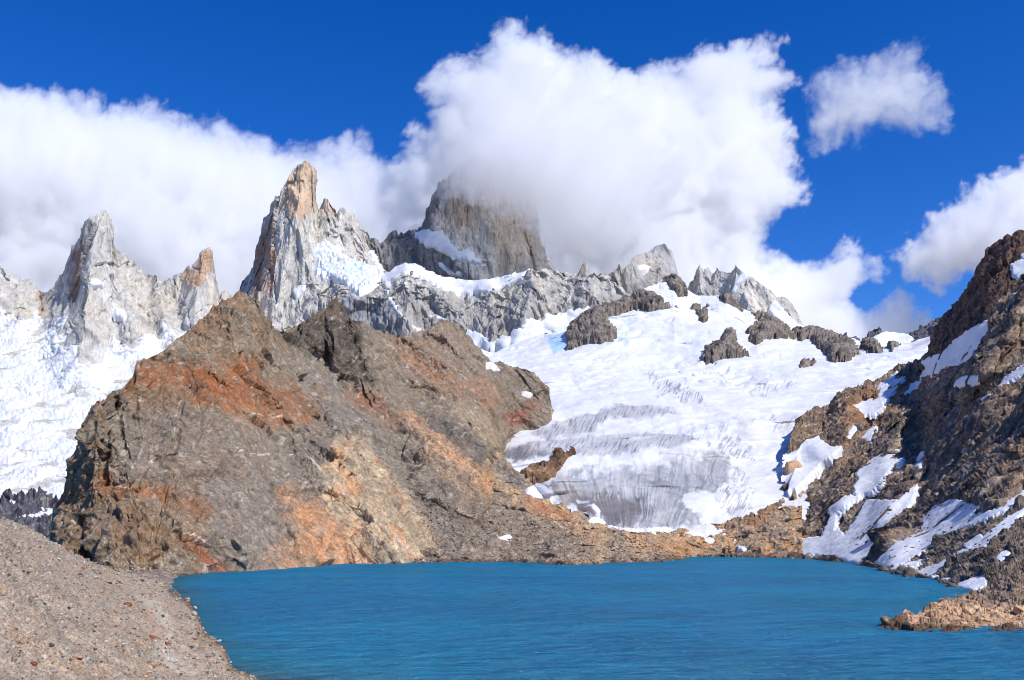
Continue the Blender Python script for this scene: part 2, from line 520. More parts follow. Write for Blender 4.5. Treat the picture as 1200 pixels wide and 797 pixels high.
west.build('rock_spire', M_granite, granite_paint(stains_w), [
    LS((1, 0.45, 0.14), 55, 17, 0.5, 3, mask=rockmask_w), LS((0.9, 0.2, -0.35), 90, 10, 0.5, 8, mask=rockmask_w), LB(60, 7, 3, UPL, mask=rockmask_w), LB(20, 2.5, 4, UPL, mask=rockmask_w)],
    'pale grey granite needles at the far left above the wide snowfield', 'mountain', back=(9, 90, 130))

def snow_paint(dirt=0.0, blue=0.0, band=None):
    def f(P, px, py, off, n, d):
        c = flat(P, SNOW)
        a = fbm(P, 60, 5, 0.6, 4)
        c = c * (1 - 0.05 * sm(a, -0.2, 0.8))[..., None]
        if dirt: c = mix(c, lin((176, 168, 158)), dirt * sm(fbm(P, 25, 5, 0.65, 8), 0.05, 0.9))
        if blue: c = mix(c, lin((186, 220, 242)), blue * sm(fbm(P, 40, 5, 0.65, 6, stretch((1, 0, 0.3), 2)), 0.0, 0.7))
        return c
    return f
def crevasses(scale, amp, seed=0, d=(1, 0, 0), k=3.5, lo=420, hi=640):
    M = stretch(d, k)
    def f(P, px, py):
        w = fbm(P, scale * 4, 3, 0.5, seed + 3)
        e = worley(P + w[..., None] * scale * 0.6, scale, seed, M)[1]
        return -amp * (1 - sm(e, 0.03, 0.28)) * sm(w, -0.35, 0.25)
    return f
drape('glacier', west, [(-215, 660), (-215, 345), (-100, 356), (0, 358), (10, 363), (17, 376), (28, 376), (36, 370), (38, 357), (43, 360), (50, 372), (57, 377), (66, 369), (81, 371), (75, 382), (70, 395),
      (69, 404), (81, 412), (91, 402), (94, 423), (102, 428), (116, 425), (122, 410), (130, 401), (132, 386), (139, 401), (154, 410), (162, 401), (170, 390), (187, 395), (188, 373),
      (201, 382), (208, 391), (222, 386), (240, 392), (300, 400), (300, 660)], M_ice, snow_paint(0.32, 0.1), 9,
      'broad crevassed white glacier filling the left edge behind the brown hill', 'glacier', step=1.0, rag=3.0, ragscale=14, dive=14, edge=(2, 5), base_soft=5,
      layers=[crevasses(30, 8, 3, (1, .3, 0.1), 5), crevasses(14, 4, 7, (1, .3, 0.1), 4), LF(90, 14, 5, 2), LR(14, 4, 3, 4)], kind='structure')
def snow(land, poly, label, h=5, name='snow_patch', group='snow patches on the mountains', dirt=0.06, rag=2.0, blue=0.0, **k):
    kw = dict(step=0.8, rag=rag, ragscale=7, edge=(1.5, 3.0), dive=6, base_soft=4, layers=[LF(30, 1.5, 4, 2)])
    kw.update(k)
    h = min(h, kw.pop('hcap', 1e9))
    return drape(name, land, poly, M_snow, snow_paint(dirt, blue), h, label, 'snow patch', group=group, **kw)
snow(west, [(103, 334), (110, 327), (118, 332), (120, 336), (108, 337)], 'small snow ledge high on the tallest far left needle', 14, rag=1.2)
snow(west, [(133, 362), (146, 366), (148, 376), (136, 374)], 'snow pocket between the pillars below the far left needles', 14)
drape('cliff', west, [(-215, 600), (0, 596), (12, 588), (25, 584), (40, 585), (52, 583), (62, 592), (80, 592), (110, 600), (110, 662), (-215, 662)], M_dark,
      lambda P, px, py, off, n, d: mix(mix(flat(P, lin((92, 94, 104))), lin((60, 62, 74)), sm(fbm(P, 30, 4, 0.6, 3, UPL), -0.2, 0.4)), lin((150, 146, 142)), 0.8 * sm(fbm(P, 14, 4, 0.6, 8, UPL), 0.25, 0.6)),
      22, 'dark blue grey cliff below the snout of the left glacier', 'cliff', rag=2.5, dive=25, kind='structure', smooth=False,
      layers=[LR(40, 14, 4, 3, UPL), LB(14, 6, 2, UPL)])

# ------------------------------------------------------------------ the tall needle, its satellites and the long wall right of it
crest_p = [(255,420),(268,372),(278,341),(283,330),(289,323),(296,310),(299,294),(304,278),(310,258),(318,238),(325,230),(331,222),(338,207),(343,199),(348,196),(353,191),(358,188),
           (362,193),(366,201),(367,219),(369,235),(371,250),(375,243),(380,234),(384,232),(387,238),(390,243),(395,250),(398,245),(403,245),(408,251),(413,248),(418,254),(423,266),
           (426,281),(433,300),(446,317),(459,320),(466,316),(475,312),(488,313),(504,320),(521,330),(534,332),(552,333),(578,330),(604,325),(612,322),(620,320),(625,314),(636,315),(645,318),
           (656,317),(666,323),(679,327),(685,324),(692,323),(697,320),(702,325),(708,323),(716,325),(721,323),(726,336),(731,346),(738,353),(760,372),(790,400)]
def yc(x):
    return float(np.interp(x, [255, 283, 300, 335, 362, 372, 400, 426, 446, 475, 520, 625, 720, 790], [4250, 4200, 4120, 3950, 3960, 4080, 4050, 4060, 3950, 3620, 3560, 3440, 3420, 3480]))
def ym(x):
    return float(np.interp(x, [255, 283, 320, 350, 380, 400, 426, 446, 475, 520, 625, 720, 790], [4180, 4120, 3860, 3800, 3900, 3900, 3820, 3700, 3480, 3420, 3330, 3330, 3400]))
central = Land([
    [(x, 470, 3050) for x in (255, 790)],
    [(255, 415, 3500), (340, 410, 3400), (400, 415, 3240), (480, 420, 3200), (560, 425, 3120), (640, 418, 3100), (720, 410, 3150), (790, 415, 3200)],
    [(255, 395, 3720), (340, 380, 3640), (370, 350, 3640), (400, 352, 3400), (430, 350, 3390), (470, 352, 3350), (520, 375, 3260), (640, 372, 3190), (720, 372, 3260), (790, 410, 3300)],
    [(255, 418, 3900), (278, 360, 3850), (340, 320, 3700), (375, 325, 3720), (400, 330, 3560), (440, 338, 3500), (475, 335, 3440), (560, 346, 3380), (640, 340, 3300), (720, 345, 3320), (790, 405, 3400)],
    [(255, 419, 4180), (283, 340, 4120), (296, 318, 4050), (320, 265, 3870), (350, 250, 3800), (372, 280, 3870), (400, 285, 3880), (426, 300, 3850), (446, 322, 3760), (475, 316, 3560), (530, 336, 3480), (625, 322, 3380), (720, 330, 3370), (790, 402, 3440)],
    [(x, y, yc(x)) for x, y in crest_p]], 255, 790, 0.75, 330, soft=3, jag=(1.8, 6), seed=5, power=[0, .12, .34, .56, .8, 1])
central.rib([(360, 190), (352, 230), (340, 270), (322, 330), (318, 395)], 90, 70, 55, 1.2)
central.rib([(330, 225), (312, 290), (300, 345)], 60, 20, 14, 1)
central.rib([(384, 233), (388, 280)], 55, 14, 16)
central.rib([(404, 246), (410, 300)], 50, 12, 20)
central.rib([(372, 350), (352, 372), (345, 395)], 70, 12, 30)
central.rib([(462, 320), (480, 345), (470, 385)], 80, 40, 26)
central.rib([(520, 333), (530, 380)], 45, 18, 30)
central.rib([(575, 335), (580, 400)], 50, 16, 30)
central.rib([(625, 315), (620, 350), (605, 405)], 110, 26, 40)
central.rib([(690, 325), (700, 370)], 60, 18, 26)
central.push(-36 * ridged(central.P0, 200, 3, 0.5, 4, UP) - 20 * ridged(central.P0, 62, 3, 0.5, 6, stretch((0, 0, 1), 9)))
central.depth_map()
stains_c = [([(331, 224), (338, 208), (345, 198), (357, 187), (366, 200), (369, 245), (355, 258), (343, 254), (330, 246)], lin((204, 174, 142)), 8, 0.8),
            ([(296, 318), (304, 280), (314, 255), (322, 262), (316, 300), (308, 340), (298, 350)], GR_BR, 5, 0.85),
            ([(312, 296), (320, 292), (318, 345), (312, 350)], lin((190, 132, 96)), 4, 0.6),
            ([(384, 232), (391, 240), (392, 252), (380, 250)], GR_O, 4, 0.5),
            ([(390, 350), (440, 345), (470, 352), (470, 395), (430, 395), (388, 375)], lin((122, 124, 132)), 10, 0.75),
            ([(470, 340), (540, 350), (620, 345), (740, 340), (760, 420), (470, 430)], lin((146, 143, 139)), 22, 0.7)]
central.build('rock_spire', M_granite, granite_paint(stains_c, warm=0.3), [
    LS((1, 0.4, 0.1), 46, 14, 0.4, 5), LS((1, 0.1, 0.02), 25, 8, 0.35, 12), LS((0.85, 0.3, -0.4), 90, 4, 0.5, 9), LB(52, 3, 3, UPL), LB(18, 1.6, 4, UPL)],
    'tall leaning granite needle with orange tip and the pale fluted wall beside it', 'mountain', back=(9, 90, 150))
hang = drape('hanging_glacier', central, [(367, 294), (377, 281), (383, 283), (392, 290), (400, 287), (402, 300), (420, 308), (436, 314), (434, 292), (440, 305), (448, 318), (452, 322), (447, 330), (440, 338),
      (430, 345), (421, 349), (410, 341), (398, 334), (388, 331), (372, 329), (366, 322), (368, 306)], M_ice, snow_paint(0.0, 0.75), 26,
      'blue white hanging glacier on the ledge between the tall needle and the wall', 'glacier', step=0.7, rag=1.5, ragscale=7, edge=(1.5, 6), dive=20, base_soft=8,
      layers=[crevasses(16, 9, 5, (1, 0, 0.2), 3), LR(30, 8, 4, 3)])
snow(central, [(446, 326), (458, 318), (470, 311), (480, 309), (496, 315), (512, 323), (532, 328), (556, 330), (580, 327), (604, 322), (619, 317), (612, 328), (596, 336), (570, 343), (545, 345), (520, 341),
      (498, 329), (482, 320), (468, 324), (452, 336)], 'long white snow crest along the top of the fluted wall', 9, rag=1.6, base_soft=4, dive=9, layers=[LF(40, 2.0, 3, 2)])
snow(central, [(452, 330), (458, 345), (468, 362), (485, 380), (498, 386), (492, 392), (476, 380), (462, 366), (452, 350)], 'thin snow gully running diagonally down the wall under its snow crest', 4, rag=2.0, dive=6, grow=-0.8)
snow(central, [(498, 366), (512, 368), (530, 376), (546, 384), (540, 386), (520, 378), (500, 372)], 'narrow snow ledge across the middle of the fluted wall', 4, dive=6, grow=-0.5)
snow(central, [(545, 392), (560, 390), (580, 400), (600, 395), (615, 378), (636, 374), (668, 366), (690, 362), (700, 372), (690, 420), (640, 440), (560, 440)], 'snow apron at the foot of the fluted wall', 16, rag=6, ragscale=12, dive=14)
snow(central, [(344, 342), (352, 336), (360, 334), (357, 342), (347, 350)], 'snow patch on a shelf at the foot of the tall needle', 12, rag=1.0)

# ------------------------------------------------------------------ the great tower in the cloud
crest_f = [(405,330),(420,285),(426,269),(430,272),(433,278),(442,284),(447,286),(451,280),(455,278),(460,271),(464,266),(467,274),(472,273),(478,271),(488,270),(495,269),(499,258),(502,246),(504,238),(507,229),(511,222),
           (516,214),(524,205),(535,194),(545,186),(560,180),(580,176),(600,180),(610,192),(617,208),(624,228),(628,250),(631,278),(638,292),(643,301),(650,314),(664,322),(690,330)]
def yf(x): return float(np.interp(x, [405, 430, 495, 520, 560, 600, 630, 690], [4250, 4250, 4420, 4480, 4420, 4480, 4620, 4700]))
tower = Land([
    [(405, 400, 4000), (690, 400, 4000)],
    [(405, 345, 4080), (450, 330, 4100), (500, 320, 4130), (560, 320, 4180), (640, 330, 4280), (690, 345, 4400)],
    [(405, 340, 4150), (430, 300, 4170), (478, 280, 4220), (520, 290, 4260), (560, 280, 4280), (600, 270, 4300), (640, 318, 4430), (690, 335, 4500)],
    [(x, y, yf(x)) for x, y in crest_f]], 405, 690, 0.8, 330, soft=4, jag=(1.5, 6), seed=8, power=[0, .3, .5, 1])
tower.rib([(535, 200), (528, 250), (540, 300)], 130, 60, 60, 1)
tower.rib([(578, 170), (574, 260), (575, 330)], 90, 22, 40)
tower.rib([(605, 200), (612, 300)], 60, 22, 30)
tower.rib([(500, 275), (525, 300), (548, 322)], 60, 30, 24)
tower.rib([(464, 268), (470, 310)], 50, 16, 20)
tower.push(-40 * ridged(tower.P0, 240, 4, 0.5, 3, UP) - 16 * ridged(tower.P0, 70, 3, 0.5, 6, stretch((0, 0, 1), 6)))
tower.depth_map()
stains_shade_f = [([(512, 250), (520, 236), (535, 225), (560, 240), (548, 262), (525, 262)], lin((176, 154, 130)), 10, 0.5),
            ([(570, 225), (600, 225), (625, 250), (632, 290), (605, 320), (588, 322), (580, 280)], lin((204, 186, 162)), 12, 0.5),
            ([(494, 272), (500, 240), (514, 210), (524, 222), (512, 250), (505, 268)], lin((112, 98, 100)), 4, 0.8),  # shade of the left-facing wall, painted in dark purple
            ([(405, 345), (430, 262), (480, 262), (505, 275), (530, 290), (560, 330), (400, 360)], lin((122, 121, 122)), 10, 0.9)]
tower.build('rock_tower', M_granite, granite_paint(stains_shade_f, base=lin((214, 206, 196)), warm=0.5), [
    LS((1, 0.3, 0.05), 60, 21, 0.4, 4), LS((1, 0.1, 0), 26, 8, 0.4, 14), LB(56, 6, 3, UPL), LB(20, 2.2, 4, UPL)],
    'massive granite tower whose summit is lost in the white cloud', 'mountain', back=(9, 110, 170))
snow(tower, [(484, 273), (492, 272), (505, 270), (516, 272), (524, 280), (530, 290), (540, 296), (548, 292), (556, 300), (568, 312), (560, 310), (545, 306), (532, 305), (520, 298), (508, 292), (498, 290), (490, 282)],
     'forked snowfield on the dark shoulder under the cloud covered tower', 14, rag=2.6, ragscale=6, dive=16)
snow(tower, [(511, 304), (520, 310), (530, 318), (541, 321), (540, 324), (526, 321), (514, 312)], 'thin snow streak below the forked snowfield', 12, rag=1.6, dive=10)

crest_e = [(655,345),(676,322),(682,312),(686,307),(690,314),(691,323),(698,322),(705,320),(713,321),(718,318),(721,315),(726,309),(729,317),(733,313),(738,309),(741,302),(748,299),(760,296),(768,290),(774,286),(779,286),
           (786,296),(790,305),(793,320),(802,331),(808,340),(830,370),(860,400)]
ne = Land([
    [(655, 400, 4300), (860, 410, 4300)],
    [(655, 365, 4400), (740, 345, 4380), (780, 340, 4350), (860, 405, 4450)],
    [(x, y, 4520 + 90 * math.cos((x - 775) * 0.07)) for x, y in crest_e]], 655, 860, 0.8, 160, soft=3, jag=(1.3, 5), seed=12, power=[0, .4, 1])
ne.rib([(778, 288), (770, 330)], 80, 30, 22); ne.rib([(745, 302), (748, 340)], 60, 20, 22); ne.rib([(686, 308), (688, 330)], 40, 8, 10)
ne.push(-30 * ridged(ne.P0, 160, 4, 0.5, 3, UP))
ne.depth_map()
ne.build('rock_peak', M_granite, granite_paint([], base=lin((166, 164, 164)), warm=0.3), [LS((1, 0.4, 0.1), 50, 12, 0.5, 2), LB(40, 5, 3, UPL)],
    'grey granite peak right of the tower with a square snow patch near its top', 'mountain', back=(8, 90, 120))
snow(ne, [(747, 312), (755, 311), (762, 313), (757, 318), (750, 319), (746, 317)], 'square snow patch near the top of the grey peak', 14, rag=0.8, dive=8)

crest_g = [(790,360),(803,345),(808,336),(811,328),(814,322),(820,310),(824,317),(830,313),(834,320),(839,313),(843,317),(851,319),(858,317),(863,311),(872,317),(881,325),(893,332),(902,340),(911,350),(917,347),(923,352),
           (932,364),(938,376),(942,384),(955,400),(975,415)]
ge = Land([
    [(790, 420, 4000), (975, 425, 3900)],
    [(790, 375, 4120), (860, 360, 4080), (920, 385, 3980), (975, 420, 3980)],
    [(x, y, float(np.interp(x, [790, 863, 940, 975], [4350, 4180, 4100, 4100]))) for x, y in crest_g]], 790, 975, 0.7, 170, soft=3, jag=(1.3, 5), seed=15, power=[0, .4, 1])
ge.rib([(864, 313), (870, 340), (885, 372)], 90, 50, 30); ge.rib([(820, 312), (822, 345)], 40, 12, 14); ge.rib([(917, 348), (928, 378)], 40, 8, 14)
ge.rib([(895, 334), (908, 370)], 40, 14, 10)
ge.push(-30 * ridged(ge.P0, 150, 4, 0.5, 3, UP))
ge.depth_map()
ge.build('rock_peak', M_granite, granite_paint([([(872, 320), (900, 345), (905, 375), (880, 365), (868, 340)], lin((222, 212, 196)), 8, 0.6)], base=lin((186, 184, 182)), warm=0.3), [LS((1, 0.3, 0.35), 42, 13, 0.5, 6), LB(38, 5, 3, UPL)],
    'pale serrated granite crest sloping down to the right behind the glacier', 'mountain', back=(8, 80, 120))
snow(ge, [(905, 352), (912, 357), (920, 367), (930, 377), (945, 386), (958, 400), (930, 398), (915, 385), (905, 372), (900, 366)], 'snow gully dropping down the right side of the serrated crest', 14, rag=1.6, dive=8)
snow(ge, [(863, 312), (872, 318), (878, 324), (872, 330), (864, 336), (858, 345), (862, 330), (868, 322)], 'snow streak on the upper shoulder of the serrated crest', 10, rag=1.0, dive=6)

crest_n = [(965,410),(980,402),(987,396),(992,388),(996,395),(1004,393),(1010,398),(1016,397),(1018,388),(1022,388),(1026,386),(1030,382),(1039,390),(1051,393),(1063,392),(1071,388),(1078,384),(1087,381),(1095,375),(1105,370),(1140,350)]
col_ = Land([
    [(965, 450, 3600), (1140, 450, 3600)], [(965, 420, 3900), (1140, 410, 3900)],
    [(x, y, 4150) for x, y in crest_n]], 965, 1140, 0.8, 110, soft=2, jag=(1.0, 4), seed=19, power=[0, .4, 1])
col_.push(-20 * ridged(col_.P0, 120, 4, 0.5, 3)); col_.depth_map()
col_.build('rock_peak', M_dark, lambda P, px, py, off, n: mix(flat(P, lin((112, 112, 120))), lin((84, 86, 98)), sm(fbm(P, 50, 4, 0.6), -0.3, 0.4)), [LR(50, 10, 4, 2), LB(20, 7, 3)],
    'small dark blue tips behind the snow saddle left of the brown ridge', 'mountain', back=(7, 80, 100))
snow(col_, [(966, 412), (988, 400), (1000, 398), (1012, 402), (1024, 396), (1036, 390), (1048, 391), (1062, 393), (1070, 398), (1062, 405), (1078, 400), (1100, 392), (1110, 440), (966, 446)],
     'white snow saddle below the small dark tips', 14, rag=1.4, dive=10, base_soft=5)
# ------------------------------------------------------------------ the main glacier and the rocks that stand out of it
def cv(ox, oy, s, pts): return [(ox + x / s, oy + y / s) for x, y in pts]
crest_s = [(540,405),(560,408),(578,414),(600,405),(620,398),(640,390),(655,384),(664,382),(676,376),(692,364),(715,357),(736,352),(751,343),(760,336),(778,330),(790,328),(800,337),(820,347),(842,346),(851,347),
           (863,355),(872,363),(887,365),(899,370),(911,376),(923,383),(932,389),(947,386),(962,389),(983,393),(996,400),(1005,404),(1014,401),(1030,404),(1042,404),(1051,402),(1069,401),(1081,397),(1092,393),(1130,385)]
def ygl(x): return float(np.interp(x, [540, 620, 700, 790, 900, 1000, 1092, 1130], [2800, 2850, 2950, 3050, 3000, 2800, 2550, 2500]))
glac = Land([
    [(540, 640, 1210), (1130, 640, 1210)],
    [(540, 612, 1270), (700, 612, 1262), (760, 617, 1255), (850, 612, 1270), (1130, 590, 1300)],
    [(540, 575, 1400), (700, 572, 1372), (780, 570, 1365), (860, 575, 1380), (1130, 560, 1420)],
    [(540, 535, 1580), (700, 528, 1560), (800, 520, 1590), (900, 525, 1600), (1130, 520, 1600)],
    [(540, 490, 1880), (700, 485, 1860), (800, 478, 1900), (900, 480, 1880), (1130, 480, 1800)],
    [(540, 440, 2350), (700, 435, 2330), (800, 430, 2330), (900, 435, 2250), (1130, 440, 2050)],
    [(540, 425, 2600), (620, 412, 2620), (700, 392, 2640), (790, 372, 2760), (900, 400, 2600), (1000, 418, 2450), (1130, 415, 2250)],
    [(x, y, ygl(x)) for x, y in crest_s]], 540, 1130, 0.9, 430, soft=7, jag=(0.5, 12), seed=21, power=[0, .08, .2, .35, .5, .67, .8, 1])
glac.push(40 * fbm(glac.P0, 300, 4, 0.5, 2) - 16 * ridged(glac.P0, 130, 2, 0.5, 3, stretch((1, 0.2, 0), 2.5)))
# icefall steps and swells
glac.rib([(700, 440), (760, 452), (830, 470), (880, 500)], 30, 16, 30)
glac.rib([(650, 492), (707, 478), (760, 476), (800, 486)], 26, 14, 26)
glac.rib([(800, 380), (850, 395), (900, 400), (930, 392)], 30, 14, 24)
glac.rib([(600, 524), (680, 511), (760, 505), (815, 512)], 24, 12, 26)
glac.depth_map()
toe = cv(550, 430, 3.187, [(262,440),(330,415),(400,398),(480,390),(560,380),(700,365),(780,345),(850,330),(930,312),(975,345),(990,400),(985,450),(930,560),(760,605),(620,612),(520,592),(420,540),(330,510)])
toe_snow = cv(550, 430, 3.187, [(800,480),(850,462),(920,470),(956,430),(1010,440),(1000,520),(930,560),(880,585),(860,560),(800,520)])
strip2 = cv(550, 430, 3.187, [(110,315),(200,290),(330,265),(420,258),(640,240),(830,248),(850,262),(800,295),(640,320),(560,345),(470,340),(400,330),(300,322),(180,355)])
strip3 = cv(550, 430, 3.187, [(230,245),(350,200),(500,160),(560,138),(700,148),(790,170),(640,190),(520,190),(460,235),(300,265)])
def glacier_paint(P, px, py, off, n):
    c = flat(P, SNOW)
    q = np.stack([px, py, px * 0], -1)
    big = fbm(q, 60, 4, 0.55, 3)
    fine = fbm(q, 9, 4, 0.6, 4)
    c = c * (1 - 0.05 * sm(big, 0, 0.8))[..., None]
    ang = np.arctan2(px - 745 + 12 * big, 735 - py) * 95
    rad = np.hypot(px - 745, 735 - py)
    flow = fbm(np.stack([ang / 1.15, rad / 60, px * 0], -1), 1.0, 4, 0.65, 5)
    rows = fbm(np.stack([(px + 0.55 * py) / 2.2, (py - 0.3 * px) / 13, px * 0], -1), 1.0, 4, 0.65, 6)
    def region(poly, soft, rag): return sm(sdf(px, py, poly) + rag * fine, -soft, soft)
    m3 = region(strip3, 3, 3); m2 = region(strip2, 3, 4); mt = region(toe, 9, 10)
    c = mix(c, lin((180, 180, 182)), m3 * 0.9)
    c = mix(c, lin((128, 129, 132)), m3 * sm(rows, 0.0, 0.8))
    c = mix(c, lin((182, 183, 185)), m2 * (0.75 + 0.25 * sm(big, -0.4, 0.3)))
    c = mix(c, lin((128, 130, 135)), m2 * sm(rows + 0.6 * sm(640 - px, -60, 60), 0.1, 0.9))
    c = mix(c, lin((176, 177, 178)), mt)
    c = mix(c, lin((126, 129, 135)), mt * 0.75 * sm(flow, -0.05, 0.7))
    arc = fbm(np.stack([ang / 30, (rad + 0.06 * (px - 745)) / 4.5, px * 0], -1), 1.0, 4, 0.6, 15)
    c = mix(c, lin((120, 122, 126)), mt * 0.5 * sm(arc, 0.05, 0.7))
    c = mix(c, lin((214, 214, 214)), mt * 0.5 * sm(big, 0.0, 0.7))
    dirty = sdf(px, py, [(630, 566), (655, 566), (690, 578), (712, 572), (740, 585), (752, 580), (756, 596), (742, 618), (700, 612), (660, 596)]) + 8 * flow + 3 * fine
    c = mix(c, lin((118, 112, 110)), 0.85 * mt * sm(dirty, -5, 7))
    dirty2 = sdf(px, py, [(585, 530), (610, 522), (632, 526), (650, 532), (625, 540), (600, 541)]) + 3 * fine
    c = mix(c, lin((112, 110, 112)), 0.8 * m2 * sm(dirty2, -3, 4))
    ts = region(toe_snow, 2, 4); c = mix(c, SNOW, ts)
    # thin grey crevasse lines in the upper basin
    for poly, amt in (([(755, 438), (775, 440), (815, 458), (826, 470), (800, 472), (770, 458)], 0.8), ([(690, 388), (742, 392), (738, 404), (700, 402)], 0.3),
                      ([(845, 505), (878, 522), (884, 538), (850, 534), (836, 520)], 0.7), ([(846, 548), (878, 550), (876, 566), (845, 572)], 0.7), ([(845, 572), (885, 574), (872, 600), (845, 602)], 0.75),
                      ([(870, 452), (905, 448), (935, 440), (925, 452), (885, 466)], 0.6), ([(790, 505), (900, 487), (915, 492), (830, 512)], 0.4), ([(905, 495), (935, 488), (928, 500), (908, 506)], 0.5)):
        c = mix(c, lin((120, 124, 132)), amt * region(poly, 5, 8) * sm(rows + 0.35 * fine, -0.08, 0.45))
    blue = sdf(px, py, [(640, 398), (652, 388), (664, 388), (664, 404), (648, 414)]) + 2 * fine
    c = mix(c, lin((150, 196, 232)), 0.8 * sm(blue, -2, 3))
    for poly in ([(800, 385), (850, 392), (845, 415), (815, 412)], [(690, 372), (745, 380), (770, 400), (720, 408)]):
        c = mix(c, lin((196, 218, 232)), 0.55 * region(poly, 6, 8) * sm(fine, -0.1, 0.5))
    pt = fbm(q, 30, 5, 0.6, 12)
    c = mix(c, lin((216, 206, 198)), 0.35 * sm(pt, 0.1, 0.8))
    return c
def grooves(P, px, py):
    ang = np.arctan2(px - 745, 735 - py) * 95
    rad = np.hypot(px - 745, 735 - py)
    fl = fbm(np.stack([ang / 1.15, rad / 60, px * 0], -1), 1.0, 3, 0.6, 5)
    mt = sm(sdf(px, py, toe), -2, 8) * (1 - sm(sdf(px, py, toe_snow), -3, 3))
    ro = fbm(np.stack([(px + 0.55 * py) / 2.2, (py - 0.3 * px) / 13, px * 0], -1), 1.0, 3, 0.6, 6)
    mr = np.maximum(sm(sdf(px, py, strip2), -2, 5), sm(sdf(px, py, strip3), -2, 5))
    return -0.9 * np.clip(fl, -0.2, 1) * mt - 1.2 * np.clip(ro, -0.2, 1) * mr
def upper_crev(P, px, py):
    w = fbm(P, 190, 3, 0.5, 13)
    e = worley(P + w[..., None] * 60, 40, 5, stretch((1, 0.1, 0.0), 6.0))[1]
    return -8 * (1 - sm(e, 0.03, 0.25)) * sm(w, 0.0, 0.5) * sm(470 - py, 0, 30)
glac.build('glacier', M_ice, glacier_paint, [LF(110, 7, 4, 2), grooves, upper_crev, LR(22, 0.8, 3, 8, stretch((1, 0.2, 0), 3))],
    'white glacier pouring down the middle to a grey grooved snout above the lake', 'glacier', back=(8, 80, 60), smooth=True)

NUN, NUN2 = lin((134, 126, 118)), lin((92, 87, 84))
def crag_paint(a=NUN, b=NUN2, hi=lin((158, 146, 134)), sc=30):
    def f(P, px, py, off, n, d=None):
        c = mix(flat(P, a), b, sm(fbm(P, sc, 5, 0.6, 4), -0.3, 0.5))
        return mix(c, hi, 0.7 * sm(fbm(P, sc * 0.6, 5, 0.65, 9), 0.2, 0.8))
    return f
def crag(land, poly, label, h=16, dome=(26, 12), mat=None, paint=None, name='rock_outcrop', scale=1.0, layers=None, group='rocks standing out of the glacier', rag=1.8, dive=18, **k):
    if layers is None: layers = [LB(34 * scale, 6 * scale, 2, tilt=0.8), LB(13 * scale, 2.6 * scale, 6, tilt=0.8), LF(20 * scale, 1.5 * scale, 4, 6)]; dome = (dome[0] * 0.6, dome[1]); h = h * 0.7
    return drape(name, land, poly, mat or M_dark, paint or crag_paint(), h, label, 'rock outcrop', step=0.6, rag=rag, ragscale=6, edge=(1.5, 3), dive=dive,
                 base_soft=5, layers=layers, smooth=False, group=group, dome=dome, **k)
C4 = lambda p: cv(700, 260, 3.32, p)
C5 = lambda p: cv(900, 260, 3.32, p)
crag(glac, C4([(400,545),(420,500),(470,475),(490,430),(520,420),(545,440),(545,490),(580,510),(610,520),(560,530),(500,535),(430,552)]), 'dark rock island in the middle of the upper glacier')
crag(glac, C4([(565,430),(600,408),(640,392),(605,365),(590,350),(640,355),(700,390),(740,415),(765,455),(720,462),(660,465),(620,485),(590,470),(585,448),(620,436)]), 'broad dark crag at the upper right rim of the glacier', seed=2)
crag(glac, C5([(95,460),(88,418),(130,425),(170,408),(220,430),(270,450),(330,478),(358,515),(300,550),(240,548),(215,505),(170,470),(110,458)]), 'long dark rock ridge crossing the glacier towards the snow saddle', seed=3, dome=(34, 14))
crag(glac, C4([(775,560),(800,540),(865,543),(840,555),(800,578)]), 'small flat rock below the long dark ridge in the snow', seed=4, h=8, dome=(10, 6))
crag(glac, C4([(262,230),(275,208),(300,200),(330,235),(355,290),(310,298),(280,262)]), 'pointed dark rock on top of the white snow dome', seed=5, h=10, dome=(22, 6))
crag(glac, C4([(110,305),(160,268),(230,285),(250,318),(300,330),(335,348),(300,340),(230,348),(200,338),(150,335)]), 'jagged rock band left of the snow dome', seed=6, h=12, dome=(14, 6))
crag(glac, C4([(350,335),(385,325),(410,318),(400,345),(438,315),(430,350),(432,385),(400,388),(380,360)]), 'forked little rock rib below the snow dome', seed=7, h=8, dome=(10, 4))
crag(glac, C4([(468,290),(510,288),(550,320),(575,348),(520,337),(480,320)]), 'slanting dark rock on the skyline right of the snow dome', seed=8, h=12, dome=(16, 6))
crag(glac, cv(480, 180, 3.067, [(565,640),(600,610),(650,575),(700,555),(740,540),(800,520),(830,498),(870,508),(920,540),(900,560),(860,555),(800,562),(740,585),(705,602),(750,650),(735,670),(690,685),(620,685),(565,700)]),
     'big dark outcrop between the fluted wall and the glacier', seed=9, h=22, dome=(50, 18))
crag(glac, C5([(358,482),(390,460),(430,475),(455,500),(430,520),(390,512),(360,496)]), 'rounded rock knob on the snow saddle', seed=10, h=10, dome=(20, 7))
crag(glac, C5([(455,482),(490,468),(515,480),(480,505)]), 'small rock knob right of the rounded one on the snow saddle', seed=11, h=8, dome=(14, 5))
crag(glac, C4([(230,335),(262,330),(300,340),(270,345)]), 'tiny rock sliver under the jagged rock band', seed=13, h=6, dome=(4, 3))
crag(glac, [(613, 556), (622, 548), (645, 543), (648, 535), (656, 530), (664, 534), (675, 528), (677, 535), (667, 541), (661, 549), (646, 562), (630, 570), (618, 570), (608, 562)],
     'brown split rock beside the grey ice on the left of the glacier', mat=M_rock, paint=crag_paint(lin((150, 118, 92)), lin((104, 84, 72)), lin((196, 170, 140))), seed=12, h=10, dome=(12, 8), scale=0.5)

